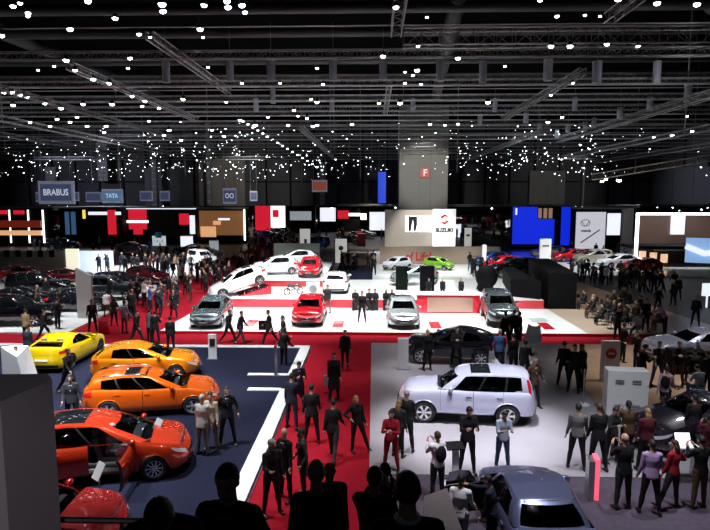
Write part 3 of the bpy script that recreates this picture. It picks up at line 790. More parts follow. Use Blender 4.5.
# upper division wall across the hall, open below
g = MB(); g.box(-90, 90, 100, 100.5, 5.7, 19)
for k in range(46): g.box(-90+k*4, -89.7+k*4, 99.8, 100, 5.7, 19, 1)
g.box(-90, 90, 99.75, 100, 9.6, 9.75, 1); struct(g.build('wall_division', [M_WALL, M_DARKP]))
for x0, x1, z0, z1, m in ((-29, -21.3, 5.7, 13.4, mat('wall_board_brown', (.115,.1,.09), .7, noise=.05, nscale=.4)), (25.3, 31, 5.9, 11.4, mat('wall_board_grey', (.085,.085,.085), .7, noise=.05, nscale=.4)), (-38, -30, 5.7, 12, mat('wall_board_slate', (.05,.055,.06), .7)), (45, 58, 6, 12, mat('wall_board_slate2', (.04,.04,.05), .7))):
    g = MB(); g.box(x0, x1, 99.3, 99.7, z0, z1)
    for k in range(1, 4): g.box(lerp(x0, x1, k/4)-.05, lerp(x0, x1, k/4)+.05, 99.24, 99.3, z0, z1)
    struct(g.build('wall_panel', [m]))
# light edge truss under the division wall
# central pier with letter sign
g = MB(); g.box(3.3, 9.7, 80, 84, 0, 19); g.box(7.35, 7.5, 79.93, 80, 0, 19, 1); g.box(5.9, 5.98, 79.95, 80, 5, 19, 1); g.box(3.3, 9.7, 79.96, 80, 12.2, 12.3, 1)
struct(g.build('pier_column', [M_CONC, mat('pier_joint', (.16,.16,.15), .8)]))
for (px, y0, y1, w) in ((154,150,207,3),(102,142,181,8),(50,167,182,9),(322,162,205,4),(208,118,205,1.5),(584,150,206,4)):
    a = atd(px-w/2, y1, 97); b_ = atd(px+w/2, y0, 97)
    g = MB(); g.box(a.x, b_.x, 97, 97.6, a.z, b_.z)
    for k in range(9): g.box(a.x+.1, b_.x-.1, 96.95, 97, lerp(a.z, b_.z, (k+.25)/9), lerp(a.z, b_.z, (k+.5)/9), 1)
    o = g.build('banner_mast', [mat('mast_grey', (.12,.12,.13), .7), mat('mast_mark', (.2,.2,.21), .7)])
    tag(o, 'narrow grey vertical hanging banner against the dark division wall', 'banner', 'grey vertical hanging banners')

# ------------------------------------------------------------ trusses
def truss(a, b, s, m, label, group, bays=None, name='lighting_truss', r=.03):
    a, b = Vector(a), Vector(b); d = b-a; L = d.length; u = d.normalized(); side = u.cross(Vector((0,0,1)))
    side = side.normalized() if side.length > .1 else Vector((1,0,0)); up = side.cross(u).normalized(); side = side*s/2; up = up*s/2
    g = MB()
    cs = [side+up, side-up, -side-up, -side+up]
    for c in cs: g.tube([a+c, b+c], r, 5)
    n = bays or max(2, int(L/(s*1.15)))
    for k in range(n):
        p, q = a+d*(k/n), a+d*((k+1)/n)
        for c0, c1 in ((0,1),(1,2),(2,3),(3,0)):
            if k % 2: c0, c1 = c1, c0
            g.tube([p+cs[c0], q+cs[c1]], r*.45, 4, 1, cap=False)
        for c0, c1 in ((0,1),(2,3)): g.tube([p+cs[c0], p+cs[c1]], r*.45, 4, 1, cap=False)
    o = g.build(name, [m, M_LACE]); tag(o, label, 'truss', group); return o
xt = [(26.0, 14.0, 1.2, 60, .78, M_TRUSS), (29.2, 14.1, -60, 60, .42, M_TRUSSD), (33.8, 13.6, -60, 60, .35, M_TRUSS), (36.5, 14.4, -60, 60, .35, M_TRUSSD), (39.5, 13.7, -60, 60, .4, M_TRUSS), (43.5, 13.6, -60, 60, .45, M_TRUSSD),
      (47.5, 13.8, -60, 60, .4, M_TRUSS), (52, 13.6, -70, 70, .4, M_TRUSSD), (57, 13.8, -70, 70, .45, M_TRUSSD), (63, 13.4, -70, 70, .5, M_TRUSS), (70, 13.2, -70, 70, .5, M_TRUSSD), (78, 13, -75, 75, .5, M_TRUSSD), (87, 12.8, -80, 80, .5, M_TRUSSD), (22.5, 15, -60, 60, .3, M_TRUSSD), (19.5, 14.6, -18, 0, .4, M_TRUSSD)]
ords = ['first and thickest', 'second', 'third', 'fourth', 'fifth', 'sixth', 'seventh', 'eighth', 'ninth', 'tenth', 'eleventh', 'twelfth', 'thirteenth', 'high dark', 'short']
for k, (D, z, x0, x1, s, m) in enumerate(xt):
    truss((x0, D, z), (x1, D, z), s*.85, m, f'{ords[k]} cross truss counted inwards under the dark ceiling', 'cross trusses under the ceiling', r=.03 if s < .6 else .04)
yt = [(-14, 28, 48, 13.4, .4), (-20, 26, 60, 13.2, .36), (-9.5, 26, 40, 14.2, .4), (-27, 36, 80, 13, .5), (.9, 18, 26.2, 14.3, .5), (.9, 36.5, 50, 14.1, .35), (10, 18, 27, 15, .5), (10, 30, 48, 13.4, .4), (18.5, 27, 62, 13.0, .55), (24.5, 38, 80, 12.4, .5), (-34, 42, 90, 13, .5), (33, 50, 92, 12.4, .5), (-6, 50, 92, 13, .4), (14, 50, 92, 12.8, .4)]
for k, (x, y0, y1, z, s) in enumerate(yt):
    truss((x, y0, z), (x, y1, z), s*.8, M_TRUSS if k % 3 != 1 else M_TRUSSD, 'lattice truss running deep into the hall under the ceiling', 'lengthwise trusses under the ceiling')
a, b = atd(593, 177, 60), atd(760, 150, 52)
truss(a, b, .55, mat('truss_warm_light', (.5,.4,.3), .5, .4), 'warm-lit slanting lattice truss high over the booth beside the wall', None, name='lighting_truss')  # warm light put into the truss metal colour
truss(atd(-20, 207.5, 92), atd(205, 209, 92), .5, M_TRUSS, 'pale truss along the top of the red and black booths', None)
truss(atd(338, 205, 88), atd(640, 206, 88), .22, M_TRUSS, 'thin pale truss spanning behind the beige screen wall', None)
# ducts
for k, (D, z, r) in enumerate([(24, 17.2, .3), (30.5, 16.6, .28), (36, 16.9, .3), (42, 16.6, .28), (50, 17, .3), (60, 16.8, .3)]):
    g = MB(); g.tube([(-70, D, z), (70, D, z)], r, 10); tag(g.build('air_duct', [mat('duct_metal', (.03,.03,.033), .6, .2)], None, True), 'long grey round air duct crossing the hall under the ceiling', 'duct', 'round air ducts under the ceiling')
for (x, y0, y1, z) in ((16, 20, 34, 17.5), (4, 30, 60, 17), (-24, 20, 70, 17.6), (30, 30, 80, 17)):
    g = MB(); g.tube([(x, y0, z), (x+2, y1, z)], .45, 10); tag(g.build('air_duct', [MATS['duct_metal']], None, True), 'fat dark air duct running deep into the hall', 'duct', 'lengthwise air ducts')
# hanging cylinders
CYLM = mat('grey_cylinder', (.45,.48,.58), .4, .3)
cyl0 = None
for (px, py, D, r, hh) in [(166,72,33,.2,1.1),(230,71,33,.2,1.0),(271,70,33,.22,1.1),(333,70,33,.2,1.1),(383,70,33,.2,1.0),(440,70,33,.2,1.1),(483,72,33,.2,1.1),(548,70,33,.24,1.1),(597,72,33,.24,1.1),(657,72,33,.2,1.1),
                       (273,96,42,.17,1.0),(332,105,42,.16,.9),(413,105,42,.16,.9),(256,105,42,.17,.9),(575,104,42,.17,.9),(650,104,42,.2,.9),(688,93,38,.22,1.1),(495,105,42,.16,.9),(620,113,46,.2,.8),(526,118,50,.2,.8),(568,128,55,.2,.8),(585,127,55,.2,.8),(594,123,52,.2,.8),(540,128,55,.2,.8),(557,134,60,.2,.8),(480,120,52,.2,.8)]:
    p = atd(px, py, D)
    if cyl0 is None:
        cyl0 = empty('hanging_cylinder', p, 0, 'grey cylinder fixture hanging under the ceiling trusses', 'fixture', 'grey hanging cylinders')
        g = MB(); g.lathe([(0,.5),(1,.5),(1,-.5),(.9,-.5),(.9,-.4),(0,-.4)], 16, 0); g.build('housing', [CYLM], cyl0, False)
        g = MB(); g.tube([(0,0,.5),(0,0,2.2)], .06, 5); g.build('rod', [M_TRUSSD], cyl0); o = cyl0
    else: o = copy_tree(cyl0)
    o.location = p; o.scale = (r, r, hh)

# ------------------------------------------------------------ ceiling lamps
HOUS = mat('lamp_housing', (.02,.02,.022), .5)
LW = lens_mat('lens_white', (.93,.95,1), 14); LV = lens_mat('lens_violet', (.8,.82,1), 18); LO = lens_mat('lens_warm', (1,.75,.45), 14)
def lamp_proto(m):
    t = empty('ceiling_lamp', (0,0,0))
    g = MB(); g.lathe([(0,1.6),(.6,1.6),(.9,.9),(1,.05),(.94,0)], 10, 0); g.build('housing', [HOUS], t, True)
    g = MB(); g.lathe([(.94,.02),(.85,-.35),(.55,-.62),(0,-.75)], 12, 0); g.build('lens', [m], t, True)
    g = MB(); g.tube([(0,0,1.6),(0,0,3.4)], .12, 5); g.build('bracket', [HOUS], t)
    return t
PR = {k: lamp_proto(m) for k, m in (('w', LW), ('v', LV), ('o', LO))}
usedp = set()
def lamp(p, r, k='w', label='round ceiling spotlight hanging from the trusses', group='ceiling spotlights', tiltx=0):
    if k in usedp: o = copy_tree(PR[k])
    else: o = PR[k]; usedp.add(k)
    o.location = p; o.scale = (r, r, r); o.rotation_euler = (tiltx, random.uniform(-.15, .15), 0); tag(o, label, 'ceiling lamp', group); return o
big = [(13,6,'v',2.6),(28,13,'v',2.4),(20,3,'v',2.2),(70,29,'w',3.8),(66,60,'v',2.6),(75,70,'w',2.8),(88,1,'w',4),(162,4,'v',3.6),(163,11,'v',3),(115,18,'v',2.6),(139,34,'w',2.8),(130,58,'w',2.8),(200,29,'v',2.8),(204,5,'v',2.8),(228,7,'v',3),(227,1,'v',3),
       (93,79,'w',3),(109,83,'w',2.8),(54,66,'w',2),(38,70,'w',1.8),(1,35,'v',3),(28,16,'w',2.4),(4,92,'w',2.8),(12,92,'w',2.8),(20,95,'w',2.8),(27,97,'w',2.6),(13,105,'w',2.6),(45,103,'w',2.8),(61,108,'w',2.8),(83,104,'w',2.6),(112,104,'w',2.8),(132,96,'w',2.4),(145,101,'w',2.4),(142,106,'w',2),(159,108,'w',2.2),
       (30,122,'w',2),(50,126,'w',2),(57,119,'w',2.2),(70,122,'w',2.2),(77,117,'w',2),(87,126,'w',2.2),(106,126,'w',2.2),(104,132,'w',2.2),(164,135,'w',2.2),(169,130,'w',2.4),(149,121,'w',1.8),(181,140,'w',2),(224,136,'w',2),(226,102,'w',1.8),(212,130,'w',1.8),
       (183,99,'o',2.6),(242,5,'v',3),(245,12,'v',2.4),(383,56,'w',3.2),(458,58,'w',3.2),(396,7,'w',3.6),(418,46,'w',2.2),(427,17,'w',2),(551,46,'w',3.4),(570,46,'w',3.6),(607,44,'w',3),(557,16,'w',2.8),(618,-1,'w',4),(585,15,'w',2),(600,16,'w',2),(657,3,'v',3),(697,4,'v',3),(540,0,'w',3),(638,46,'w',2.4),(505,66,'w',2),(573,83,'w',1.8),(551,95,'w',1.8),
       (317,68,'w',2),(242,83,'w',2),(323,84,'w',2),(400,103,'w',3),(488,102,'w',3),(317,102,'w',2.6),(294,110,'w',2),(313,126,'w',2.4),(317,125,'w',2),(288,125,'w',2.2),(255,125,'w',3),(240,120,'w',2.2),(268,117,'w',1.8),(307,118,'w',2),(352,124,'w',2.2),(379,103,'o',2),(311,99,'o',1.8),(298,116,'o',1.6),(430,124,'w',2),(445,125,'w',1.8),(458,124,'w',1.8),(548,122,'w',2.4),(562,117,'w',2),(692,131,'w',2.2),(672,135,'w',2.2),(654,137,'w',1.8),(687,116,'w',1.8),(405,83,'w',2),(280,83,'w',1.8),(421,84,'w',1.8),
       (602,181,'w',2.2),(606,179,'w',2),(619,180,'w',3),(417,70,'w',3.4),(413,75,'w',2),(405,72,'w',1.6),(150,37,'w',2),(203,37,'w',2),(128,68,'w',2),(208,67,'w',2)]
def zrow(py):   # which layer a lamp seen there hangs on
    return 13.2 if py < 115 else (12.6 if py < 150 else 11.4)
for (px, py, k, r) in big:
    z = zrow(py); d = CR @ Vector(((px-CXP)/F, -(py-CYP)/F, -1)); t = (z-CAMZ)/d.z; D = d.y*t
    if D > 94: D = 60; t = D/d.y
    p = Vector((d.x*t, D, CAMZ+d.z*t)); rr = r*(.85 if k != 'v' else 1.15)*t/F
    lamp(p, rr, k, 'bright %s ceiling spotlight hanging singly from the trusses' % {'w': 'white', 'v': 'violet-white', 'o': 'warm'}[k], 'large bright %s spotlights' % {'w': 'white', 'v': 'violet-white', 'o': 'warm'}[k])
rl = random.Random(3)
n = 0
while n < 270:
    px = rl.choice([rl.uniform(0, 350), rl.uniform(150, 350), rl.uniform(440, 600), rl.uniform(0, 710)]); D = rl.uniform(50, 96)
    z = rl.uniform(10.4, 13.8) if D > 65 else rl.uniform(12.4, 13.8)
    d = CR @ Vector(((px-CXP)/F, 0, -1)); p = Vector((d.x/d.y*D, D, z))
    if 1.5 < p.x < 11 and D > 78: continue
    lamp(p, rl.choice([.035, .045, .055, .07, .1])*1.0*D/80, rl.choice('wwwwwwv'), 'small bright spotlight among the dense far rows under the ceiling', 'small far spotlights'); n += 1
# the innumerable remaining far lamps
g = MB()
for k in range(420):
    D = rl.uniform(58, 98); px = rl.uniform(-20, 620); d = CR @ Vector(((px-CXP)/F, 0, -1)); z = rl.uniform(9.6, 14); x = d.x/d.y*D
    if 1.5 < x < 11 and D > 78: continue
    r = rl.uniform(.02, .06); g.ball((x, D, z), (r, r, r*.6), 0, 6, 4)
for k in range(300):
    D = rl.uniform(104, 220); px = rl.uniform(-20, 720); d = CR @ Vector(((px-CXP)/F, 0, -1)); z = rl.uniform(4.5, 7); x = d.x/d.y*D
    r = rl.uniform(.06, .16); g.ball((x, D, z), (r, r, r*.6), 0, 6, 4)
tag(g.build('distant_ceiling_lights', [LW]), 'dusting of tiny distant lights beneath the far ceiling', 'lights', None, 'stuff')
# cables/rods
for k in range(26):
    x = rl.uniform(-45, 45); D = rl.uniform(30, 90); g = MB(); g.tube([(x, D, rl.uniform(9, 12.5)), (x, D, 19)], .03, 4)
    tag(g.build('hanging_cable', [M_TRUSSD]), 'thin hanging cable dropping from the dark ceiling', 'cable', 'hanging ceiling cables')

# ------------------------------------------------------------ lights (hung on the trusses, plus added fill spots)
def spot(x, y, z, tx, ty, pw, ang=70, c=(1,.98,.96), blend=.6, rad=.15):
    ld = bpy.data.lights.new('truss_or_fill_spot', 'SPOT'); ld.energy = pw; ld.spot_size = R(ang); ld.spot_blend = blend; ld.color = c; ld.shadow_soft_size = rad
    o = bpy.data.objects.new('truss_or_fill_spot', ld); COL.objects.link(o); o.location = (x, y, z)
    o.rotation_euler = (Vector((tx, ty, 0))-Vector((x, y, z))).to_track_quat('-Z', 'Y').to_euler(); return o
CW = (.93,.96,1)
K = 1.0
# left stand (oranges)
for x, y in ((-17, 24), (-12, 21), (-8, 25), (-7, 16.5), (-11.5, 14)): spot(x, y-1, 12.5, x, y+.5, 9500*K, 62, CW, rad=.35)
# grey stand
for x, y, e, an in ((3.2, 18.6, 13000, 36), (8, 16.5, 3800, 50), (3.4, 24.5, 5500, 34), (13, 25.5, 3800, 46), (4.5, 13.5, 3200, 50), (2, 13.5, 2000, 60)): spot(x, y-1.5, 12.5, x, y, e*K, an, (.93,.92,1), .8)
# white platform
for x in (-9, -3, 3, 9): spot(x, 33, 13, x, 36.5, 11500*K, 62, (.98,1,.99))
spot(-9.5, 31, 13, -10, 40, 6000, 50, (.98,1,.99))
for x in (-8, -1, 6): spot(x, 44, 13, x, 46, 8500*K, 66, (.98,1,.99))
for x in (-8,): spot(x, 50, 13, x, 51, 9500*K, 60, CW)
for x in (3, 10): spot(x, 54, 12, x, 56, 8000*K, 60, CW)
# black-car stand, round stand
for x, y in ((-24, 36), (-21, 45), (-34, 42)): spot(x, y-2, 13, x, y, 8000*K, 64, CW)
spot(-21, 55, 12, -21.5, 58, 19000*K, 66, CW); spot(-19, 32, 12.5, -19.5, 34, 5000, 50, CW)
# far right row
for x, y in ((22, 62), (32, 66)): spot(x, y-1, 12, x, y, 7000*K, 66, CW)
spot(16, 40, 12, 16, 42, 1500, 60, (1,.85,.7)); spot(13, 24, 12.4, 12.5, 25, 2500, 50, (1,.85,.75))
# red aisles
for x, y in ((-1.6, 14), (-1.6, 20), (-1.6, 27), (-14, 33), (-14.5, 42), (-14, 52)): spot(x, y, 13, x, y+.5, 2300*K, 46, (1,.9,.88))
# far hall
for x, y in ((-60, 115), (-30, 120), (0, 120), (30, 120), (60, 115), (-15, 150), (20, 150), (-40, 90), (0, 92), (40, 88), (-50, 72), (55, 60)):
    spot(x, y, 7.6 if y > 100 else 11, x, y+1, 6500, 110, (.85,.9,1) if int(x) % 3 else (1,.85,.7))
w = bpy.data.worlds.new('world'); SC.world = w; w.use_nodes = True
w.node_tree.nodes['Background'].inputs[0].default_value = (.5,.55,.7,1); w.node_tree.nodes['Background'].inputs[1].default_value = .02
# unseen fill points, without fixtures, brightening the roof steelwork
for x, y in ((-25, 30), (15, 30), (-25, 60), (15, 60)):
    ld = bpy.data.lights.new('steelwork_fill', 'POINT'); ld.energy = 160; ld.shadow_soft_size = .3; o = bpy.data.objects.new('steelwork_fill', ld); COL.objects.link(o); o.location = (x, y, 12)

spot(5.5, 68, 11, 6, 74, 5200, 60, (1,.97,.93)); spot(3, 62, 11, 3, 66, 2500, 70, (1,.95,.9))  # added spots brightening the beige screen wall and the area before it

def wash(x, y, z, tx, ty, tz, pw, ang, c=(1,.97,.92)):
    o = spot(x, y, z, x, y, pw, ang, c, .7, .3); o.rotation_euler = (Vector((tx, ty, tz))-Vector((x, y, z))).to_track_quat('-Z', 'Y').to_euler()
wash(-18, 80, 12, -20, 99.5, 9.5, 5500, 60); wash(28, 80, 12, 29, 99.5, 9, 3200, 50); wash(-45, 80, 12, -45, 99.5, 9, 5000, 80, (.8,.85,1)); wash(5, 62, 12.5, 6.5, 80, 10, 11000, 34); wash(58, 80, 12, 58, 99, 9, 6000, 70, (.8,.85,1))  # added fill spots brightening the wall boards, division wall and pier
for k in range(17):
    f = k/16; q = atd(lerp(243, 322, f), lerp(121, 170, f), lerp(48, 90, f)); lamp(q, .1+.05*f, 'w', 'spotlight in the slanting row of lamps beside the brown wall board', 'slanting row of ceiling lamps')
for k, (D, z) in enumerate([(23.5, 15.2), (27.4, 14.9), (31.5, 14.4), (35.2, 13.5), (38.2, 14.3), (41.5, 13.8), (45.5, 14.0), (49.5, 13.5), (54.5, 13.6), (60, 13.5)]):
    g = MB(); g.tube([(-60+k*2, D, z), (60-k, D, z)], .028, 5); tag(g.build('rigging_pipe', [M_TRUSS]), 'thin straight rigging pipe crossing the hall between the trusses', 'pipe', 'rigging pipes')
wash(-1.2, -2.5, 10, -4.0, 5.6, 3.6, 900, 27, (1,.9,.95))  # unseen lamp added behind the camera to brighten the parapet block
# ------------------------------------------------------------ cars on the stands
ORANGE = paint('paint_orange', (.85,.13,.005), .35, .25); AMBER = paint('paint_amber', (.9,.27,.005), .35, .25); YELLOW = paint('paint_yellow', (.85,.58,.005), .2, .25)
REDO = paint('paint_red_orange', (.62,.045,.012), .35, .25); DRED = paint('paint_dark_red', (.4,.012,.012), .4, .25); WHT = paint('paint_white', (.78,.8,.84), .05, .25)
PEARL = paint('paint_pearl', (.62,.64,.82), .35, .3); BLACKP = paint('paint_black', (.01,.01,.014), .3, .12); SLATE = paint('paint_slate', (.15,.17,.3), .55, .3)
DPURP = paint('paint_dark_purple', (.03,.022,.035), .4, .2); SILV = paint('paint_silver', (.42,.44,.55), .7, .28); GREYB = paint('paint_grey_blue', (.16,.21,.24), .6, .25)
SIL2 = paint('paint_light_silver', (.6,.66,.68), .6, .25); REDC = paint('paint_red', (.62,.01,.02), .25, .22); DGREY = paint('paint_dark_grey', (.06,.075,.085), .5, .25)
GREEN = paint('paint_green', (.22,.5,.03), .3, .25); BLUEP = paint('paint_blue', (.02,.07,.35), .4, .25); MARO = paint('paint_maroon', (.12,.008,.012), .4, .2); PBLUE = paint('paint_pale_blue', (.3,.4,.5), .4, .25); BEIG = paint('paint_beige', (.4,.36,.28), .4, .3)
c = make_car('coupe', YELLOW, (-13.75, 26.0, Z1), R(89), 'bright yellow three-door coupe showing its tail, beside the white border strip', spokes=5, rimmat=RIMD, spoiler=True)
c = make_car('hatch', AMBER, (-9.3, 23.75, Z1), R(11), 'amber-yellow five-door hatchback parked behind the orange estate car', spokes=5)
c = make_car('estate', ORANGE, (-7.62, 19.95, Z1), R(12), 'orange estate car with roof rails and a dark glass roof', spokes=5, rails=True, sunroof=[.12,.3,.5])
c = make_car('mpv', REDO, (-7.12, 15.3, Z1), R(12.4), 'red-orange people carrier with its doors open and someone inside', spokes=10, sunroof=[.3,.5,.72,.88], opendoors={(0,-1): R(84), (1,-1): R(14)}, steer=.12)
c = make_car('hatch', DRED, (-7.35, 11.65, Z1), R(3), 'dark red car whose bonnet and windscreen show below the red-orange people carrier', spokes=5)
c = make_car('suv', PEARL, (3.1, 19.65, Z1), R(174), 'pearl white four-wheel-drive with sunroof and roof rails', spokes=6, sunroof=[.14,.28,.44], rails=False, lower=False)
c = make_car('crossover', BLACKP, (3.5, 26.5, Z1), R(172), 'glossy black crossover parked behind the pearl white four-wheel-drive', spokes=7, lower=False)
c = make_car('compact', SLATE, (3.45, 12.4, Z1-.04), R(92), 'slate blue car seen from its tail with the door open', spokes=5, opendoors={(0,1): R(-72)})
c = make_car('sedan', DPURP, (9.9, 17.9, Z1), R(200), 'dark purple-black car facing the crowd with cameras', spokes=7)
c = make_car('sedan', SILV, (14.7, 27.2, Z1), R(184), 'silver-lilac saloon at the edge of the oak floor', spokes=5)
# white platform
c = make_car('hatch', GREYB, (-9.35, 33.95, Z2), R(-88), 'grey-blue hatchback facing out at the corner of the white platform', spokes=5)
c = make_car('hatch', WHT, (-9.2, 40.5, 1.0), R(204), 'white hatchback tilted nose-down on the red ramp', spokes=5, tilt=(R(2), R(17)), sunroof=[.12,.45,.8], roof=WHT)
g = MB(); ca, sa = cos(R(204)), sin(R(204))
def rp(x, y): return (-9.2+x*ca-y*sa, 40.5+x*sa+y*ca)
lo = [rp(2.0,-.85), rp(2.0,.85), rp(-2,.85), rp(-2,-.85)]; zz = [.24,.24,1.3,1.3]
g.v = [(p[0], p[1], .18) for p in lo]+[(p[0], p[1], z) for p, z in zip(lo, zz)]
g.f = [(3,2,1,0),(4,5,6,7),(0,1,5,4),(1,2,6,5),(2,3,7,6),(3,0,4,7)]; g.m = [0]*6
tag(g.build('display_ramp', [M_REDP]), 'sloping red display ramp beneath the tilted white hatchback', 'ramp')
c = make_car('hatch', REDC, (-3.75, 34.7, Z2), R(-90), 'red hatchback facing out in the middle of the white platform', spokes=5)
c = make_car('hatch', SIL2, (1.68, 34.3, Z2), R(-90), 'pale silver hatchback facing out on the white platform', spokes=5, sunroof=[.2,.5,.8])
c = make_car('suv', DGREY, (7.35, 34.9, Z2), R(-93), 'dark grey four-wheel-drive facing out on the white platform', spokes=5)
far = [
 ('hatch', WHT, -2.65, 42.7, Z3, 90, 'white hatchback with its tail to us behind the red hatchback'),
 ('small', REDC, -5.0, 47.1, Z4, -90, 'small red car facing out on the raised back platform'),
 ('small', WHT, -8.0, 47.9, Z4, 195, 'small white two-door car on the raised back platform'),
 ('hatch', WHT, -7.2, 54, Z4, 190, 'white hatchback behind the red motorcycle'),
 ('small', SIL2, 3.1, 45.6, Z3, 200, 'small silver car peeping out behind the tall black display box'),
 ('small', WHT, 2.2, 56.8, .5, 222, 'small white hatchback in front of the wooden letter wall'),
 ('small', GREEN, 6.15, 56.8, .5, 325, 'bright green small hatchback beneath the tall white logo panel'),
 ('small', BLUEP, 11.7, 60, .5, 200, 'blue small hatchback, rearmost of three before the crowd barrier'),
 ('small', REDC, 11.9, 55.8, .5, 200, 'red small hatchback between a blue and a black one'),
 ('suv', BLACKP, 12.1, 51.6, .5, 186, 'black off-roader beside the red small hatchback'),
 ('hatch', WHT, 20.5, 71, .2, 192, 'white hatchback first in the long row below the blue screen wall'),
 ('hatch', REDC, 21.8, 67, .2, 192, 'red hatchback second in the long row below the blue screen wall'),
 ('mpv', BEIG, 23.4, 64.5, .2, 192, 'pale green-gold people carrier third in the long row'),
 ('hatch', WHT, 24.6, 61, .2, 192, 'white hatchback fourth in the long row'),
 ('hatch', REDC, 25.2, 57.4, .2, 192, 'red hatchback last in the long row behind the crowd'),
 ('suv', WHT, -17.6, 60.8, .25, -50, 'white four-wheel-drive on the round white stand'),
 ('estate', BEIG, -19.6, 68.5, .25, -20, 'beige car behind the white four-wheel-drive'),
 ('suv', BLACKP, -20.6, 33.5, Z1, 4, 'black four-wheel-drive along the edge of the white car stand'),
 ('suv', DGREY, -18.9, 42.0, Z1, 8, 'dark car behind the tall grey sign slab'),
 ('sedan', BLACKP, -23.5, 39, Z1, 12, 'black saloon on the second row of the white car stand'),
 ('estate', BLACKP, -20.0, 46.5, Z1, 16, 'black estate on the third row of the white car stand'),
 ('hatch', MARO, -19.2, 50, Z1, -30, 'maroon-black hatchback at the inner corner of the white car stand'),
 ('coupe', MARO, -25.5, 49, Z1, 20, 'maroon coupe under the pale screen'),
 ('coupe', REDC, -30, 50.5, Z1, 15, 'bright red coupe deep in the white car stand'),
 ('sedan', BLACKP, -31, 44, Z1, 10, 'black saloon near the beige booth wall'),
 ('suv', BLACKP, -29, 38, Z1, 8, 'black off-roader at the outer side of the white car stand'),
 ('sedan', BLACKP, -26.6, 34.4, Z1, 10, 'long black saloon in the front row beside the black four-wheel-drive'),
 ('hatch', BLACKP, -19.0, 37.8, Z1, 12, 'black hatchback between the front row and the grey sign slab'),
 ('suv', BLACKP, -25, 43.6, Z1, 6, 'black off-roader in the middle of the white car stand'),
 ('sedan', MARO, -35, 40.5, Z1, 8, 'dark maroon saloon at the outer edge of the white car stand'),
 ('hatch', BLACKP, -36.5, 46.5, Z1, 8, 'black hatchback in the last row of the white car stand'),
]
for k, (kd, pm, x, y, z, hd, lb) in enumerate(far):
    c = make_car(kd, pm, (x, y, z), R(hd), lb, lod=1, spokes=5, roof=None)
    if kd == 'small' and y == 56.8: c.scale = (.82,)*3
# low-lying display cars far off
rf = random.Random(11)
cols = [WHT, SIL2, BLACKP, REDC, BLUEP, PBLUE, DGREY, WHT, SILV, BLACKP]
spots_ = []
tries = 0
while len(spots_) < 62 and tries < 9000:
    tries += 1
    y = rf.choice([rf.uniform(80, 112), rf.uniform(110, 165), rf.uniform(72, 98)]); x = rf.uniform(-.62, .5)*y
    if (-18 < x < -9 and y < 110) or abs(x) > 82 or (x < -12 and 82 < y < 97) or (-26 < x < 4 and 111 < y < 128) or (x > 15 and y < 100): continue
    if -2 < x < 14 and y < 98: continue
    if 15 < x < 46 and y < 99: continue
    if -27 < x < -14 and y < 72: continue
    if any(abs(x-a) < 5.4 and abs(y-b) < 4.2 for a, b in spots_): continue
    spots_.append((x, y))
protos = {}
for k, (x, y) in enumerate(spots_):
    kd = rf.choice(['hatch', 'sedan', 'suv', 'coupe']); pm = rf.choice(cols)
    if -15 < x < 2 and 72 < y < 90: pm = BLUEP
    key = (kd, pm.name); lb = f"small far {pm.name.replace('paint_', '').replace('_', ' ')} show car low in the crowded rear of the hall"; gp = f"far {pm.name.replace('paint_', '').replace('_', ' ')} show cars"
    hd = R(rf.choice([rf.uniform(-30, 30), 180+rf.uniform(-30, 30)]))
    if key in protos: o = copy_tree(protos[key]); o.location = (x, y, .1); o.rotation_euler = (0, 0, hd)
    else: o = protos[key] = make_car(kd, pm, (x, y, .1), hd, lb, gp, lod=0)
    tag(o, lb, 'car', gp)

# ------------------------------------------------------------ near panel and gallery edge
def thing(name, g, mats, label, cat, group=None, smooth=False, loc=None):
    return tag(g.build(name, mats, None, smooth, loc), label, cat, group)
g = MB(); a = at(51.5, 379, 5.6); b_ = at(-120, 410, 5.6)
def P2(px, py, z): p = at(px, py, z); return (p.x, p.y)
g.prism([P2(-90, 412, 5.6), P2(0, 402, 5.6), P2(52, 379.5, 5.6), P2(48, 374, 5.6), P2(-90, 374, 5.6)], 0, 5.6, 0, 1)
o = thing('parapet_block', g, [mat('parapet_top', (.12,.115,.13), .6), mat('parapet_side', (.3,.27,.3), .8)], 'big plain dark grey block rising beside the gallery', 'panel')
# white lectern-shaped screen behind it
g = MB(); c0 = at(22, 384, Z1); g.prism([(c0.x-.5, c0.y-.4), (c0.x+.35, c0.y-.4), (c0.x+.35, c0.y+.6), (c0.x-.5, c0.y+.6)], Z1, 1.5, 0)
i0 = len(g.v)-4; 
g.v[i0] = (g.v[i0][0], g.v[i0][1], 1.7); g.v[i0+1] = (g.v[i0+1][0]-.25, g.v[i0+1][1], 1.3); g.v[i0+2] = (g.v[i0+2][0]-.35, g.v[i0+2][1], 1.5)
thing('reception_desk', g, [M_WMATTE], 'white angular desk beside the yellow coupe', 'desk')
# ------------------------------------------------------------ signs
def totem(px, py, w, h, d, m, label, name='info_totem', z=Z1, faces=(), cat='sign', group=None, rz=0., side=None):
    p = at(px, py, z); t = empty(name, p, rz, label, cat, group)
    g = MB(); g.box(-w/2, w/2, -d/2, d/2, .04, h); g.build('panel', [m], t)
    g = MB(); g.box(-w/2-.06, w/2+.06, -d/2-.08, d/2+.08, 0, .04); g.build('base', [M_STEEL], t)
    for (nm, x0, x1, z0, z1, mm) in faces:
        g = MB(); g.box(x0, x1, -d/2-.015, -d/2+.0, z0, z1); g.build(nm, [mm], t)
    return t
GRTX = mat('print_grey', (.2,.2,.22), .5); REDTX = mat('print_red', (.6,.02,.03), .4); SCRW = lens_mat('screen_white', (.9,.92,1), 1.6); SCRB = lens_mat('screen_blue', (.02,.08,.9), 1.3); BLUETX = mat('print_blue', (.02,.07,.25), .4); WTX = mat('print_white', (.8,.8,.82), .5)
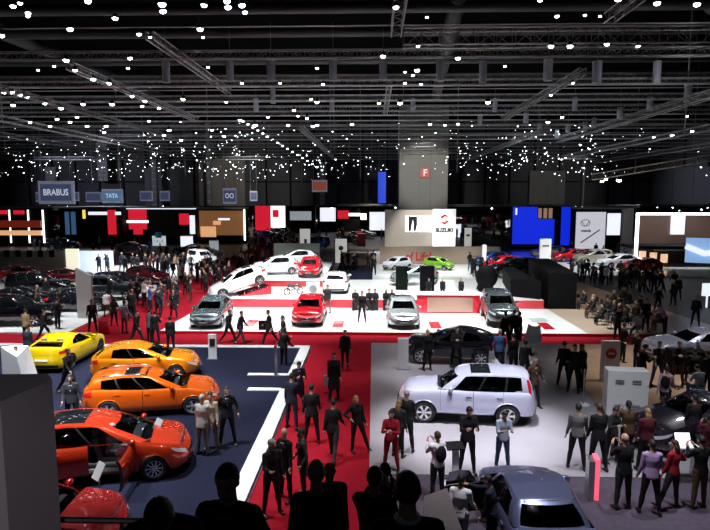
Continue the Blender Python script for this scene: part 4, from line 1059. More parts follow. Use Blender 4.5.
totem(213, 359, .38, 1.15, .1, M_WMATTE, 'slim white information totem near the nose of the amber hatchback', faces=(('screen', -.12, .12, .6, .95, BLK),))
totem(219, 331, .8, 1.3, .1, M_BEIGE, 'small car information stand in front of the grey-blue hatchback', z=0, faces=(('screen', -.3, .3, .7, 1.2, BLK),)) if False else None
totem(276, 376, .12, 1.3, .06, M_STEEL, 'thin metal post in the entrance gap of the navy stand', name='post')
totem(403, 369, .45, 1.35, .12, M_WMATTE, 'white totem at the nose of the black crossover')
p = at(86, 318, Z1); 
g = MB(); g.prism([(-.46,-.1),(.46,-.1),(.46,.15),(-.46,.15)], 0, 3.0, 0); g.v[4] = (-.46,-.1,3.05); g.v[7] = (-.46,.15,3.05); g.v[5] = (.46,-.1,2.6); g.v[6] = (.46,.15,2.6)
tag(g.build('sign_slab', [mat('grey_slab', (.34,.32,.32), .45)], None, False, p), 'tall grey leaning-topped sign slab at the edge of the black-car stand', 'sign')
t = totem(624, 415, 1.3, 1.6, .55, M_WMATTE, 'white cabinet-like display block with four printed squares', name='display_block', rz=R(-6), side=None)
for x in (-.27, .27):
    for z0 in (.3, 1.15):
        g = MB(); g.box(x-.14, x+.14, -.29, -.275, z0, z0+.035); g.box(x-.14, x+.14, -.29, -.275, z0+.06, z0+.095); g.box(x-.14, x+.14, -.29, -.275, z0+.12, z0+.15); g.build('printed_text', [GRTX], t)
g = MB(); g.box(-.7, .7, -.5, .5, 0, .03); g.build('plinth', [M_WHITE], t)
t = totem(609, 381, .72, 1.65, .15, M_WMATTE, 'white board with a red round emblem behind the display block', name='emblem_board')
g = MB(); g.lathe([(.0,-.1),(.22,-.1),(.22,-.08)], 20, 0, 'y', (0,0,1.15)); g.build('emblem', [REDTX], t); g = MB(); g.box(-.12, .12, -.115, -.1, 1.12, 1.18); g.build('emblem_bar', [WTX], t)
# pink-lit panel
pk = mat('pink_lit_panel', (.9,.12,.2), .4, emit=.9, ecol=(1,.12,.2))
p = at(592, 499, .06); t = empty('glowing_totem', p, R(-8), 'grey upright panel with a glowing pink edge on the plum carpet', 'sign')
g = MB(); g.box(-.12, .02, -.1, .3, 0, 1.0); g.build('panel', [M_STEEL], t); g = MB(); g.box(.02, .13, -.1, .3, .02, 1.05); g.build('glowing_edge', [pk], t)
# lectern
p = at(455, 484, Z1); t = empty('lectern', p, R(8), 'slim steel lectern with a dark slanting top in front of the man in black', 'lectern')
g = MB(); g.box(-.08, .08, -.04, .04, .03, 1.0); g.build('column', [M_WMATTE], t)
g = MB(); g.box(-.26, .2, -.16, .16, 0, .03, 0, Matrix.Rotation(R(15), 4, 'X')); g.v = [(a, b, c_+1.02) for a, b, c_ in g.v]; g.build('top', [BLK], t)
g = MB(); g.box(-.3, .55, -.2, .2, 0, .03); g.build('base', [M_WHITE], t)
# stanchion near the trio
p = at(583, 405, Z1); t = empty('stanchion', p, 0, 'thin white floor stand by the pair of dark-suited visitors', 'stand')
g = MB(); g.lathe([(0,0),(.22,0),(.22,.03),(0,.04)], 16); g.build('base', [M_WMATTE], t); g = MB(); g.tube([(0,0,.03),(0,0,1.3)], .02, 6); g.build('pole', [M_STEEL], t)
# red bin
p = at(104, 334, .012); g = MB(); g.lathe([(0,0),(.26,0),(.28,.75),(.2,.8),(0,.82)], 16); tag(g.build('bin', [M_REDP], None, True, p), 'red cylindrical bin on the red carpet', 'bin')
# info stands with car data (tilted plates by the near cars)
for (px, py, z, lb) in ((101, 480, .1, 'tilted information plate on a stalk above the dark red car'), (159, 428, .1, 'tilted information plate beside the bonnet of the red-orange people carrier')):
    p = at(px, py+34, z); t = empty('info_plate', p, R(-40), lb, 'sign')
    g = MB(); g.tube([(0,0,0),(0,0,.95)], .02, 6); g.build('stalk', [M_STEEL], t)
    g = MB(); g.box(-.16, .16, -.012, .012, -.2, .2, 0, Matrix.Translation((0,0,1.05)) @ Matrix.Rotation(R(-30), 4, 'X')); g.build('plate', [mat('plate_grey', (.35,.35,.36), .3)], t)
# lit sheets on the photographers' table
p = at(683, 478, Z1); t = empty('lit_table', p, R(5), 'small table with glowing white tablet screens before the dark purple car', 'table')
g = MB(); g.box(-.32, .32, -.2, .2, .86, .9); g.build('tabletop', [M_WMATTE], t)
for x in (-.28, .28): g = MB(); g.box(x-.02, x+.02, -.15, .15, 0, .86); g.build('leg', [M_STEEL], t)
p2 = (p.x-.05, p.y, p.z+.96); g = MB(); g.box(-.19, .19, -.01, .01, -.04, .26, 0, Matrix.Rotation(R(-25), 4, 'X')); tag(g.build('screen_panel', [SCRW], None, False, p2), 'glowing white tablet screen standing on the small table', 'screen')

# big letters, logo wall
t = empty('screen_wall', (5.75, 74, .5), 0, 'large beige stand wall with a video screen and red words', 'wall panel')
g = MB(); g.box(-4.4, 3.0, 0, .6, 0, 5.2); g.build('panel', [M_BEIGE], t)
sc = MB(); sc.box(-1.9, 2.3, -.08, 0, 1.9+.6, 4.5); so = sc.build('video_screen', [SCRW], t)
sh = mat('screen_shadow_figure', (.01,.01,.012), .5)
g = MB(); g.tube([(-1.2,-.09,4.4),(-1.3,-.09,3.4),(-1.35,-.09,2.6)], [.3,.2,.14], 8); g.tube([(-.75,-.09,4.4),(-.65,-.09,3.4),(-.75,-.09,2.6)], [.3,.2,.14], 8); g.v = [(x,-.09+(y+.09)*.1,z) for x,y,z in g.v]; n_ = len(g.v); g.v += [(2.3,-.1,2.6),(1.4,-.1,2.6),(1.7,-.1,3.2),(2.0,-.1,3.9),(2.3,-.1,4.2)]; g.f.append((n_,n_+1,n_+2,n_+3,n_+4)); g.m.append(0); g.build('screen_image', [sh], so)
t2 = empty('logo_tower', (8.55, 73.1, .5), 0, 'tall glowing white panel with a red winged letter logo and black capitals', 'sign')
g = MB(); g.box(-1.35, 1.35, 0, .7, 0, 5.3); g.build('panel', [mat('lit_white_panel', (.85,.85,.85), .5, emit=.75, ecol=(1,1,1))], t2)
text('SUZUKI', .66, BLK, t2, (0, -.03, 2.75), bold=.035, sx=.95)
g = MB(); g.v = [(.55,-.04,4.35),(.0,-.04,4.72),(-.55,-.04,4.35),(-.3,-.04,4.18),(.2,-.04,3.98),(.55,-.04,3.82),(0,-.04,3.45),(-.55,-.04,3.82),(-.28,-.04,3.9),(-.02,-.04,3.74),(.22,-.04,3.86),(-.55,-.04,4.28),(.3,-.04,4.25),(.02,-.04,4.43)]
g.f = [(0,1,13,12),(1,2,3,13),(2,5,4,3),(5,6,9,10),(6,7,8,9)]; g.f = [(0,1,13),(1,2,13),(2,3,13),(2,3,10,5),(5,6,9,10),(6,7,9)]; g.m = [0]*6; g.build('logo', [REDTX], t2)
t = empty('letter_wall', (4.2, 60.9, .5), 0, 'low oak wall carrying red words behind the white and green hatchbacks', 'wall panel')
g = MB(); g.box(-3.6, 8.6, 0, .4, 0, 1.8); g.build('panel', [mat('oak_wall', (.4,.3,.22), .5, noise=.06, nscale=3)], t)
text('of Life!', 1.2, REDTX, t, (.35, -.03, .75), bold=.03, sx=.8)
g = MB(); g.box(4.2, 7.5, 65.4, 66, .5, 2.0) if False else None
t = empty('reception_desk', (-1.9, 64, .06), 0, 'long oak reception desk at the head of the blue carpet', 'desk')
g = MB(); g.box(-1.6, 1.8, -.4, .4, 0, 1.3); g.build('body', [MATS['oak_wall']], t); g = MB(); g.box(-1.7, 1.9, -.5, .5, 1.3, 1.36); g.build('top', [M_WMATTE], t)
# emblem totem and white sign columns
def sign_at(px, y1, y0, D, w, m, label, fill=None, name='sign_board', z0=None, cat='sign'):
    """board whose top and bottom are seen at rows y0 and y1 from distance D"""
    a, b_ = atd(px, y1, D), atd(px, y0, D); t = empty(name, (a.x, D, 0), 0, label, cat); zb_ = a.z if z0 is None else z0
    g = MB(); g.box(-w/2, w/2, 0, .3, zb_, b_.z); g.build('panel', [m], t); t['h0'] = zb_; t['h1'] = b_.z; return t
lw = mat('lit_white_soft', (.8,.82,.8), .5, emit=.35, ecol=(1,1,.95))
t = sign_at(341, 262, 239, 66, 1.25, lw, 'white totem with a dark flower-shaped emblem by the blue carpet', z0=.06)
g = MB(); zc = lerp(t['h0'], t['h1'], .62)
for k in range(8): q = k*pi/4; g.ball((.2*cos(q), -.03, zc+.2*sin(q)), (.09,.03,.09), 0, 8, 6)
g.ball((0,-.03,zc), (.12,.04,.12), 0, 8, 6); g.build('emblem', [BLK], t)
t = sign_at(305, 247, 229, 78, 1.3, lw, 'pale blue-white totem with a dark figure print behind the crowd', z0=.0); g = MB(); g.box(-.1, .25, -.03, 0, .4, 1.8); g.build('print', [BLUETX], t)
t = sign_at(159, 249, 236, 74, 1.6, mat('lit_pale_blue', (.7,.82,.9), .5, emit=.5, ecol=(.8,.92,1)), 'pale glowing blue sign box over the round stand', z0=1.2)
g = MB(); g.box(-.4, .4, -.03, 0, 2.2, 2.9); g.build('print', [mat('print_sky', (.1,.35,.7), .4)], t); text('TATA', .5, MATS['print_sky'], t, (0, -.03, 1.75))
t = sign_at(545.5, 255, 239, 64, 1.15, lw, 'white sign pillar before the blue screen wall', z0=.2); g = MB(); g.box(-.35, .35, -.03, 0, lerp(t['h0'], t['h1'], .7), lerp(t['h0'], t['h1'], .76)); g.build('print', [GRTX], t)
t = sign_at(484, 275, 245, 58, .35, lw, 'slim white light column at the end of the raised car platform', z0=.5, name='light_column')
t = sign_at(468, 244, 228, 84, .95, lw, 'white sign beside the tall logo tower', z0=.0); g = MB(); g.box(-.25, .25, -.03, 0, lerp(t['h0'], t['h1'], .6), lerp(t['h0'], t['h1'], .7)); g.build('print', [GRTX], t)
# F sign
t = empty('letter_sign', (5.95, 79.6, 0), 0, 'small red square sign with a white F on the pier', 'sign')
a = atd(425, 177.5, 79.6); b_ = atd(425, 168.5, 79.6); g = MB(); g.box(a.x-.55-5.95, a.x+.55-5.95, -.1, .3, a.z, b_.z); g.build('panel', [mat('red_sign', (.4,.03,.02), .5, emit=.12, ecol=(1,.1,.05))], t); text('F', 1.2, WTX, t, (a.x-5.95, -.13, (a.z+b_.z)/2), bold=.03)
# hanging name boards
def hang(px0, px1, y0, y1, D, word, sz, label, bm=None, border=True, tx=None, frame=None):
    a, b_ = atd(px0, y1, D), atd(px1, y0, D); cx = (a.x+b_.x)/2; w = b_.x-a.x; h = b_.z-a.z
    t = empty('hanging_sign', (cx, D, a.z), 0, label, 'sign')
    g = MB(); g.box(-w/2, w/2, 0, .3, 0, h)
    g.build('panel', [frame or (bm if word == '' and h > 3 else None) or mat('sign_silver', (.35,.36,.42), .4, emit=.12, ecol=(.7,.75,1))], t)
    g = MB(); g.box(-w/2*.88, w/2*.88, -.04, 0, h*.14, h*.86); g.build('inner_panel', [bm or mat('sign_navy', (.05,.06,.12), .5, emit=.1, ecol=(.3,.4,.9))], t)
    if word: text(word, sz, tx or mat('sign_letters', (.8,.82,.9), .5, emit=.5, ecol=(.8,.85,1)), t, (0, -.06, h/2), bold=.01, sx=.82)
    for s in (1, -1): g = MB(); g.tube([(s*w*.4,.15,h),(s*w*.4,.15,h+6)], .03, 4); g.build('hanger', [M_TRUSSD], t)
    return t
hang(39, 73, 181, 204, 62, 'BRABUS', .92, 'large hanging silver-framed navy sign with bold pale capitals')
hang(102, 122, 189, 203, 70, 'TATA', .7, 'hanging white-framed blue sign with four pale capitals', bm=mat('sign_blue', (.03,.08,.16), .5, emit=.25, ecol=(.2,.5,.9)))
hang(86, 101, 192, 202, 78, '', .4, 'small hanging navy sign between the two larger lettered boards')
hang(36, 41, 192, 202, 75, '', .4, 'small blue sign half hidden by the end of the large navy sign')
hang(72, 78, 192, 201, 80, '', .4, 'small dim blue sign tucked behind the large navy sign')
hang(140, 152, 191, 201, 85, '', .4, 'dim blue hanging sign beside a slimmer one under the division wall')
hang(160, 169, 191, 201, 88, '', .4, 'slim dim blue hanging sign under the division wall')
hang(223, 236, 188, 204, 80, 'OO', .9, 'square blue-grey hanging sign in front of the brown wall board')
hang(250, 257, 191, 201, 90, '', .4, 'narrow blue hanging sign at the edge of the brown wall board')
hang(378, 386, 172, 203, 90, '', .4, 'tall bright blue hanging banner beside the pier', bm=mat('banner_blue', (.005,.03,.3), .5, emit=.55, ecol=(.01,.08,1)), frame=MATS['banner_blue'] if 'banner_blue' in MATS else None)
hang(312, 327, 180, 192, 92, '', .4, 'dim red-brown lantern-like hanging sign under the far ceiling', bm=mat('sign_rust', (.3,.05,.03), .5, emit=.2, ecol=(.8,.2,.1)))
# ------------------------------------------------------------ booths in the rear
def booth(px0, px1, y0, y1, D, m, label, items=(), depth=1.5, name='booth', z0=0.):
    a, b_ = atd(px0, y1, D), atd(px1, y0, D); w = b_.x-a.x; h = b_.z-z0
    t = empty(name, ((a.x+b_.x)/2, D, z0), 0, label, 'booth'); g = MB(); g.box(-w/2, w/2, 0, depth, 0, h); g.build('back_panel', [m], t)
    g = MB(); g.box(-w/2-.1, w/2+.1, -1.5, depth, h, h+.25); g.build('canopy', [mat('booth_canopy', (.12,.12,.12), .6)], t)
    for k_, (nm, fx0, fx1, fz0, fz1, mm) in enumerate(items):
        g = MB(); g.box(lerp(-w/2, w/2, fx0), lerp(-w/2, w/2, fx1), -.15-.05*k_, 0, h*fz0, h*fz1); g.build(nm, [mm], t)
    return t, w, h
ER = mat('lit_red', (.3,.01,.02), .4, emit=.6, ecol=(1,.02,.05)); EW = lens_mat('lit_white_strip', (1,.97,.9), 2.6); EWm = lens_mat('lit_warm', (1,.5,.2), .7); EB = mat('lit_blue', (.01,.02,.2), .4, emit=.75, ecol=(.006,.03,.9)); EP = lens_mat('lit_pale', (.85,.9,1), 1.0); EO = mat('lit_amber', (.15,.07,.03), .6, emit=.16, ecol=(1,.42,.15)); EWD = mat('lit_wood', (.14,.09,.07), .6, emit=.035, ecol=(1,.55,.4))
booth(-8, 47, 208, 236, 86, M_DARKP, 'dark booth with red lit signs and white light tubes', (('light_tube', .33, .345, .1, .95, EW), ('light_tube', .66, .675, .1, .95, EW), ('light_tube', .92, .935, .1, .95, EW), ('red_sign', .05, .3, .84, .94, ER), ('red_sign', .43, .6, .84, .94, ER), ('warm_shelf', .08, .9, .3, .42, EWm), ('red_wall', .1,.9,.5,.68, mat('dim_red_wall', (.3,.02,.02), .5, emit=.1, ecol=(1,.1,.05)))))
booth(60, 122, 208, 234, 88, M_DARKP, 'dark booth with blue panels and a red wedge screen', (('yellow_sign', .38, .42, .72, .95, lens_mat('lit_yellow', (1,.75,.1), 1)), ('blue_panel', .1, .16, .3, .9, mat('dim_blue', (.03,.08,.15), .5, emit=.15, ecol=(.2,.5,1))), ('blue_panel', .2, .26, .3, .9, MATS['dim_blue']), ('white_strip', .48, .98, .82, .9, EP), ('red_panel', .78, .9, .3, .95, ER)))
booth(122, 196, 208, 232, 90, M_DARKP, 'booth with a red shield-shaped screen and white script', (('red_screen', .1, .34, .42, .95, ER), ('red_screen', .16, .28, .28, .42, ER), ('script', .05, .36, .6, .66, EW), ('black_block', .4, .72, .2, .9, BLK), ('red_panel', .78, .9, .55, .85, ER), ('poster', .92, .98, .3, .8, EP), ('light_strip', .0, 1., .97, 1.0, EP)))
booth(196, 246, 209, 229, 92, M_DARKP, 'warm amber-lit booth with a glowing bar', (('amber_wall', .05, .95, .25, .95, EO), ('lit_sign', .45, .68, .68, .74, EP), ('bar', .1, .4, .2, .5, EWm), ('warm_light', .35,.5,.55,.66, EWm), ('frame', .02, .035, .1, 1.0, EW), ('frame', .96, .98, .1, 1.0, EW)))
booth(253, 315, 204, 222, 118, M_DARKP, 'red and white lit booth at the end of the red aisle', (('red_wall', .04, .28, .1, 1., ER), ('white_screen', .29, .52, .2, .95, SCRW), ('red_letters', .32, .42, .55, .8, ER), ('grey_screen', .6, .94, .45, .75, mat('lit_steel', (.2,.22,.25), .5, emit=.3, ecol=(.8,.9,1)))))
booth(318, 362, 205, 220, 122, M_DARKP, 'pale lit booth beside the red one at the end of the aisle', (('white_screen', .05, .4, .4, .9, EP), ('red_band', .45, .7, .5, .8, ER), ('light_strip', .7, .98, .6, .7, EW)))
booth(360, 392, 206, 226, 110, M_DARKP, 'booth with white panels peeping out beside the beige screen wall', (('white_panel', .3, .8, .2, .8, EP), ('white_panel', .02, .2, .55, .75, EW)))
t, w_, h_ = booth(512, 571, 206, 243, 84, M_DARKP, 'wide blue glowing screen wall with a row of small portraits', (('blue_wall', 0, .42, .12, .98, EB), ('blue_wall', .42, .72, .12, .7, EB), ('blue_wall', .84, 1.0, .1, .98, EB), ('portrait', .44, .49, .72, .95, mat('portrait_brown', (.25,.13,.08), .5, emit=.25, ecol=(1,.6,.4))), ('portrait', .53, .58, .72, .95, MATS['portrait_brown']), ('portrait', .62, .67, .72, .95, MATS['portrait_brown']), ('pale_panel', 0.04, .06, .8, .95, EP)))
t, w_, h_ = booth(573, 622, 209, 248, 80, M_DARKP, 'stage booth with a white emblem panel and a white video screen', (('white_panel', .04, .66, .08, .93, mat('lit_grey_panel', (.5,.5,.52), .5, emit=.55, ecol=(.9,.9,1))), ('video_screen', .7, .97, .4, .9, EP), ('diagonal_print', .1, .1, .1, .1, BLK)))
g = MB(); g.tube([(-w_*.35,-.2,h_*.22),(w_*.04,-.2,h_*.52)], .09, 5); g.build('diagonal_print', [GRTX], t)
g = MB(); g.tube([(-w_*.27+.6*cos(a*pi/8), -.2, h_*.68+.42*sin(a*pi/8)) for a in range(17)], .05, 5, cap=False); g.tube([(-w_*.27-.5,-.2,h_*.72),(-w_*.27,-.2,h_*.6),(-w_*.27+.5,-.2,h_*.72)], .05, 5); g.build('emblem', [GRTX], t)
text('mazda', .5, GRTX, t, (-w_*.25, -.2, h_*.5), bold=.02)
booth(622, 634, 208, 250, 80, mat('booth_grey_glow', (.3,.28,.28), .6, emit=.08), 'narrow grey side wall next to the stage booth', ())  # plain side wall given a faint glow in place of light on it
# booth with the glowing outline
D0 = 62; a = atd(635, 248, D0); 
t = empty('framed_booth', (a.x, D0, 0), 0, 'two-storey booth outlined by a glowing white frame', 'booth')
zt_ = atd(635, 214, D0).z; zl = zt_
g = MB(); g.box(1.7, 16, 4, 4.4, 0, zl-.1); g.build('back_wall', [mat('booth_backdrop', (.07,.05,.04), .6)], t)
g = MB(); g.box(0, .22, -.15, .15, 1.0, zl); g.box(0, 16, -.15, .15, zl-.1, zl+.12); g.build('glowing_frame', [lens_mat('lit_frame', (.9,.92,1), 4)], t)
g = MB(); g.box(1.8, 16, 3.7, 3.95, 2.2, zl-.4); g.build('lit_backdrop', [EWD], t)
g = MB(); g.box(5.2, 6.6, 3.4, 3.65, 3.3, zl-.3); g.build('lit_column', [EP], t)
g = MB(); g.box(0, 16, .2, 3.6, 2.0, 2.3); g.build('gallery_floor', [M_DARKP], t)
for k in range(3): g = MB(); g.box(.5+k*1.1, 1.2+k*1.1, .1, .16, .6, 1.8-k*.15); g.build('lit_window', [EWm], t)
g = MB(); g.box(1.2, 7.6, -1.8, -1.6, 2.0, 2.1); g.build('canopy_edge', [M_BEIGE], t)
t = empty('tilted_screen', (23.9, 44, 2.6), R(-25), 'bright blue and white video screen angled beside the framed booth', 'screen')
g = MB(); g.box(-1.2, 3, 0, .2, 0, 1.8); g.build('screen', [mat('screen_mix', (.3,.5,.9), .4, emit=.6, ecol=(.35,.6,1))], t)
g = MB(); g.tube([(-1.2,-.05,1.2),(0,-.05,.7),(1.2,-.05,.9),(3,-.05,.3)], .22, 6); g.build('screen_image', [EP], t); g = MB(); g.box(.6, .9, .05, .2, -2.6, 0); g.build('post', [M_DARKP], t)
g = MB(); g.box(-.35, .35, .3, .4, -.4, .45); g.box(-.05, .05, .32, .38, -1.2, -.4); tag(g.build('glowing_screen', [EP], None, False, (22.3, 40, 1.2)), 'small pale glowing screen low among the crowd by the wall', 'screen')
# left rear: pale screens on the black-car stand
g = MB(); a, b_ = atd(66, 262, 56), atd(78, 249, 56); g.box(a.x, b_.x, 56, 56.2, 0, b_.z); tag(g.build('screen_panel', [lens_mat('lit_cream', (1,.95,.7), .9)]), 'cream glowing panel behind the black cars', 'screen')
g = MB(); a, b_ = atd(78, 262, 58), atd(112, 251, 58); g.box(a.x, b_.x, 58, 58.2, 0, b_.z); tag(g.build('screen_panel', [lens_mat('lit_skyblue', (.55,.75,.95), .8)]), 'long pale blue glowing panel beside the cream one', 'screen')
g = MB(); a, b_ = atd(-5, 262, 60), atd(64, 251, 60); g.box(a.x, b_.x, 60, 60.4, 0, b_.z); 
for k in range(5): g.box(lerp(a.x, b_.x, .15+k*.16), lerp(a.x, b_.x, .22+k*.16), 59.9, 60, 1.2, 1.9, 1)
tag(g.build('booth_wall', [M_BEIGE, M_DARKP]), 'long low beige booth wall with dark pictures beyond the black cars', 'wall panel')
# partition boards near the back platform and blue/green low walls
g = MB(); g.box(-9.6, -5.2, 57.1, 57.3, 0, 2.9); tag(g.build('low_wall', [mat('sage_panel', (.3,.32,.27), .5)]), 'low sage-grey wall behind the raised back platform', 'wall panel')
# ------------------------------------------------------------ white platform furniture
t = empty('reception_counter', (4.65, 36.95, Z2), 0, 'long red and brushed copper reception counter on the white platform', 'counter')
g = MB(); g.box(-1.95, 1.95, 0, 1.2, 0, 1.15); g.build('body', [M_REDP], t); g = MB(); g.box(-1.3, 1.5, -.04, 0, .1, 1.0); g.build('front_panel', [mat('copper_panel', (.5,.3,.25), .3, .7)], t)
g = MB(); g.box(-2.0, 2.0, -.06, 1.25, 1.15, 1.19); g.build('top', [M_WHITE], t)
g = MB(); g.box(1.6, 2.45, 42.8, 43.3, Z3, 2.4); tag(g.build('display_box', [mat('green_black', (.004,.008,.006), .7, spec=.1)]), 'tall narrow green-black display box on the upper platform', 'display box')
g = MB(); g.box(3.3, 4.3, 42.2, 42.8, Z3, 2.5); tag(g.build('display_box', [M_DARKP]), 'black screen box behind the reception counter', 'display box')
g = MB(); g.ball((8.0,42.4,1.75),(.8,.6,.85),0,14,10); g.tube([(7.8,42.4,Z3),(8.1,42.4,1.6)],.55,10); tag(g.build('drape_stand', [M_DARKP], None, True), 'rounded black-draped display behind the dark grey four-wheel-drive', 'display box')
# motorcycle silhouettes on the platforms
def motorcycle(p, rz, pm, label):
    t = empty('motorcycle', p, rz, label, 'motorcycle')
    for x in (-.7, .7):
        g = MB(); g.tube([(x+.31*cos(a*pi/10), 0, .31+.31*sin(a*pi/10)) for a in range(21)], .055, 8, cap=False)
        w = g.build('wheel', [TYRE], t, True); g = MB()
        for k in range(5): g.tube([(x,0,.31),(x+.27*cos(k*2*pi/5),0,.31+.27*sin(k*2*pi/5))], .015, 5)
        g.ball((x,0,.31), .06); g.build('spokes', [RIM], w)
    g = MB(); g.ball((.08,0,.82), (.3,.15,.15)); g.tube([(.05,0,.8),(.5,0,.85),(.62,0,.95)], [.12,.13,.08], 8); g.tube([(-.2,0,.8),(-.65,0,.95),(-.85,0,1.02)], [.1,.1,.04], 8); g.build('fairing', [pm], t, True)
    g = MB(); g.ball((0,0,.5), (.28,.17,.22)); g.tube([(-.7,.08,.31),(-.1,.08,.45)], .04, 6); g.tube([(.3,-.14,.35),(-.3,-.16,.28),(-.8,-.16,.42)], [.03,.04,.06], 8); g.build('engine', [M_STEEL], t, True)
    g = MB(); g.tube([(.7,.08,.31),(.5,.07,1.0)], .03, 6); g.tube([(.7,-.08,.31),(.5,-.07,1.0)], .03, 6); g.tube([(.4,.35,1.03),(.52,0,1.0),(.4,-.35,1.03)], .018, 6); g.build('fork_and_handlebar', [BLK], t)
    g = MB(); g.ball((-.35,0,.86), (.3,.12,.06)); g.build('saddle', [BLK], t, True); t.scale = (.72,)*3
motorcycle((-6.7, 50.4, Z4), R(250), REDC, 'red motorcycle between the small white and small red cars')
motorcycle((-3.55, 43.3, Z3-.02) if False else (-5.5, 40.6, Z3), R(215), mat('paint_gunmetal', (.1,.1,.11), .3, .6), 'dark motorcycle or engine display near the white hatchback with its tail to us')
t = sign_at(313, 299, 282, 40, .9, mat('grey_panel_light', (.55,.56,.55), .4), 'pale grey board with a round dark print on the upper platform', z0=Z3)
g = MB(); g.lathe([(0,-.03),(.26,-.03),(.26,0)], 16, 0, 'y', (0,0,(t['h0']+t['h1'])/2)); g.build('print', [GRTX], t)
# floor decals: red strips with pale plates
for (px, py, lb) in ((253, 321, 'grey-blue'), (339, 322, 'red'), (434, 323, 'pale silver'), (543, 324, 'dark grey')):
    p = at(px, py, Z2); t = empty('floor_plate', (p.x, p.y, Z2), R(0), 'flat information plate with a red tongue beside the %s car' % lb, 'sign')
    g = MB(); g.box(-.5, .5, .5, 1.6, 0, .02); g.build('plate', [mat('pale_teal', (.35,.45,.45), .3)], t); g = MB(); g.box(-.3, .3, -1.4, .3, 0, .015); g.build('red_tongue', [M_REDP], t)
# red table bands on the upper platform rim
# tables with seated visitors
for k, px in enumerate((355, 379, 392)):
    p = at(px, 301, .18); 
# black box desk at the platform end
g = MB(); g.prism([(11.3,38.8),(13.1,38.7),(13.9,47.8),(12.3,47.8)], 0, 2.5, 0); tag(g.build('black_booth_box', [M_DARKP]), 'large matt black box closing the end of the white platform', 'display box')
g = MB(); g.prism([(9.2,40.2),(10.9,39),(10.95,47),(10.1,47)], Z3, 1.9, 0); tag(g.build('black_counter', [M_DARKP]), 'low black counter against the large black box', 'counter')
# rows of folding chairs on the oak floor
def chair_proto():
    t = empty('folding_chair', (0,0,0)); g = MB(); g.box(-.21, .21, -.2, .22, .43, .46); g.build('seat', [BLK], t)
    g = MB(); g.box(-.21, .21, .2, .23, .6, .9); g.build('backrest', [BLK], t)
    for sx in (1, -1):
        for sy in (1, -1):
            g = MB(); g.tube([(.2*sx, .19*sy, 0), (.2*sx, .19*sy if sy < 0 else .215, .45 if sy < 0 else .9)], .014, 5); g.build('leg', [M_STEEL], t)
    return t
cp = chair_proto(); first = True
for r in range(4):
    for k in range(8):
        x, y = 13.0+r*.95+k*.06+(.3 if k > 3 else 0), 32.9+k*.95
        o = cp if first else copy_tree(cp); first = False
        o.location = (x, y, .1); o.rotation_euler = (0,0,R(90)+rf.uniform(-.1,.1)); tag(o, 'black folding chair in the rows on the oak floor', 'chair', 'folding chairs on the oak floor')
# white shell chairs near the crossover
def shell(p, rz, lb):
    t = empty('shell_chair', p, rz, lb, 'chair'); rows = []
    for j in range(9):
        s = j/8; ang = lerp(-.3, 1.9, s); y = lerp(-.42, .38, min(1, s*1.3)); z = .45+(max(0, s-.45)/.55)**1.4*.75; w = .42*(1-.35*max(0, s-.6)/.4)
        rows.append([Vector((w*t_, y, z+.12*t_*t_)) for t_ in (-1,-.6,0,.6,1)])
    g = MB(); g.grid(rows, 0); g.grid([[v-Vector((0,.0,.05)) for v in r] for r in rows], 0, True); g.build('shell', [M_WMATTE], t, True)
    g = MB(); g.tube([(0,0,.03),(0,0,.44)], .04, 8); g.lathe([(0,0),(.3,0),(.28,.03),(0,.05)], 18); g.build('pedestal', [M_STEEL], t); return t
p = at(526, 372, Z1); shell(p, R(20), 'curved white shell chair behind the blue-suited man')
p = at(531, 353, Z1); shell(p, R(-30), 'curved white shell chair at the edge of the red riser')
p = at(500, 382, Z1) ; shell(p, R(60), 'curved white shell chair beside the black crossover')
p = at(690, 372, Z1+.02); g = MB(); g.box(-.9, .5, -.4, .4, 0, .95); tag(g.build('black_counter', [M_DARKP], None, False, p), 'low black counter where the seated visitors gather', 'counter')
# gallery stairs and rail under the camera
g = MB()
for k in range(25): zz_ = max(.1, 6.0-.51*(.6+(k+.5)*.42)); g.box(-4.5, 3.5, .6+k*.42, .6+(k+1)*.42+.02, max(0, zz_-.5), zz_)
struct(g.build('floor_gallery_stairs', [M_DARKP]))
g = MB(); g.tube([atd(20, 519, 6.0), atd(215, 522, 6.6)], .035, 8); a = atd(20, 519, 6.0); b_ = atd(215, 522, 6.6)
for t_ in (0, .5, 1): q = a.lerp(b_, t_); g.tube([(q.x, q.y, 0), tuple(q)], .025, 6)
tag(g.build('handrail', [BLK]), 'black handrail crossing just under the dark red car', 'handrail')
p0 = at(424, 496, 1.6); p1 = at(447, 488, 1.6); p2 = at(462, 530, 1.6); p3 = at(424, 530, 1.6)
g = MB(); g.prism([(p3.x,p3.y),(p2.x,p2.y),(p1.x,p1.y),(p0.x,p0.y)], 0, 1.6, 0, 0); tag(g.build('stair_side_panel', [mat('taupe_panel', (.12,.1,.1), .7)]), 'taupe side panel below the visitors at the stairs', 'panel')

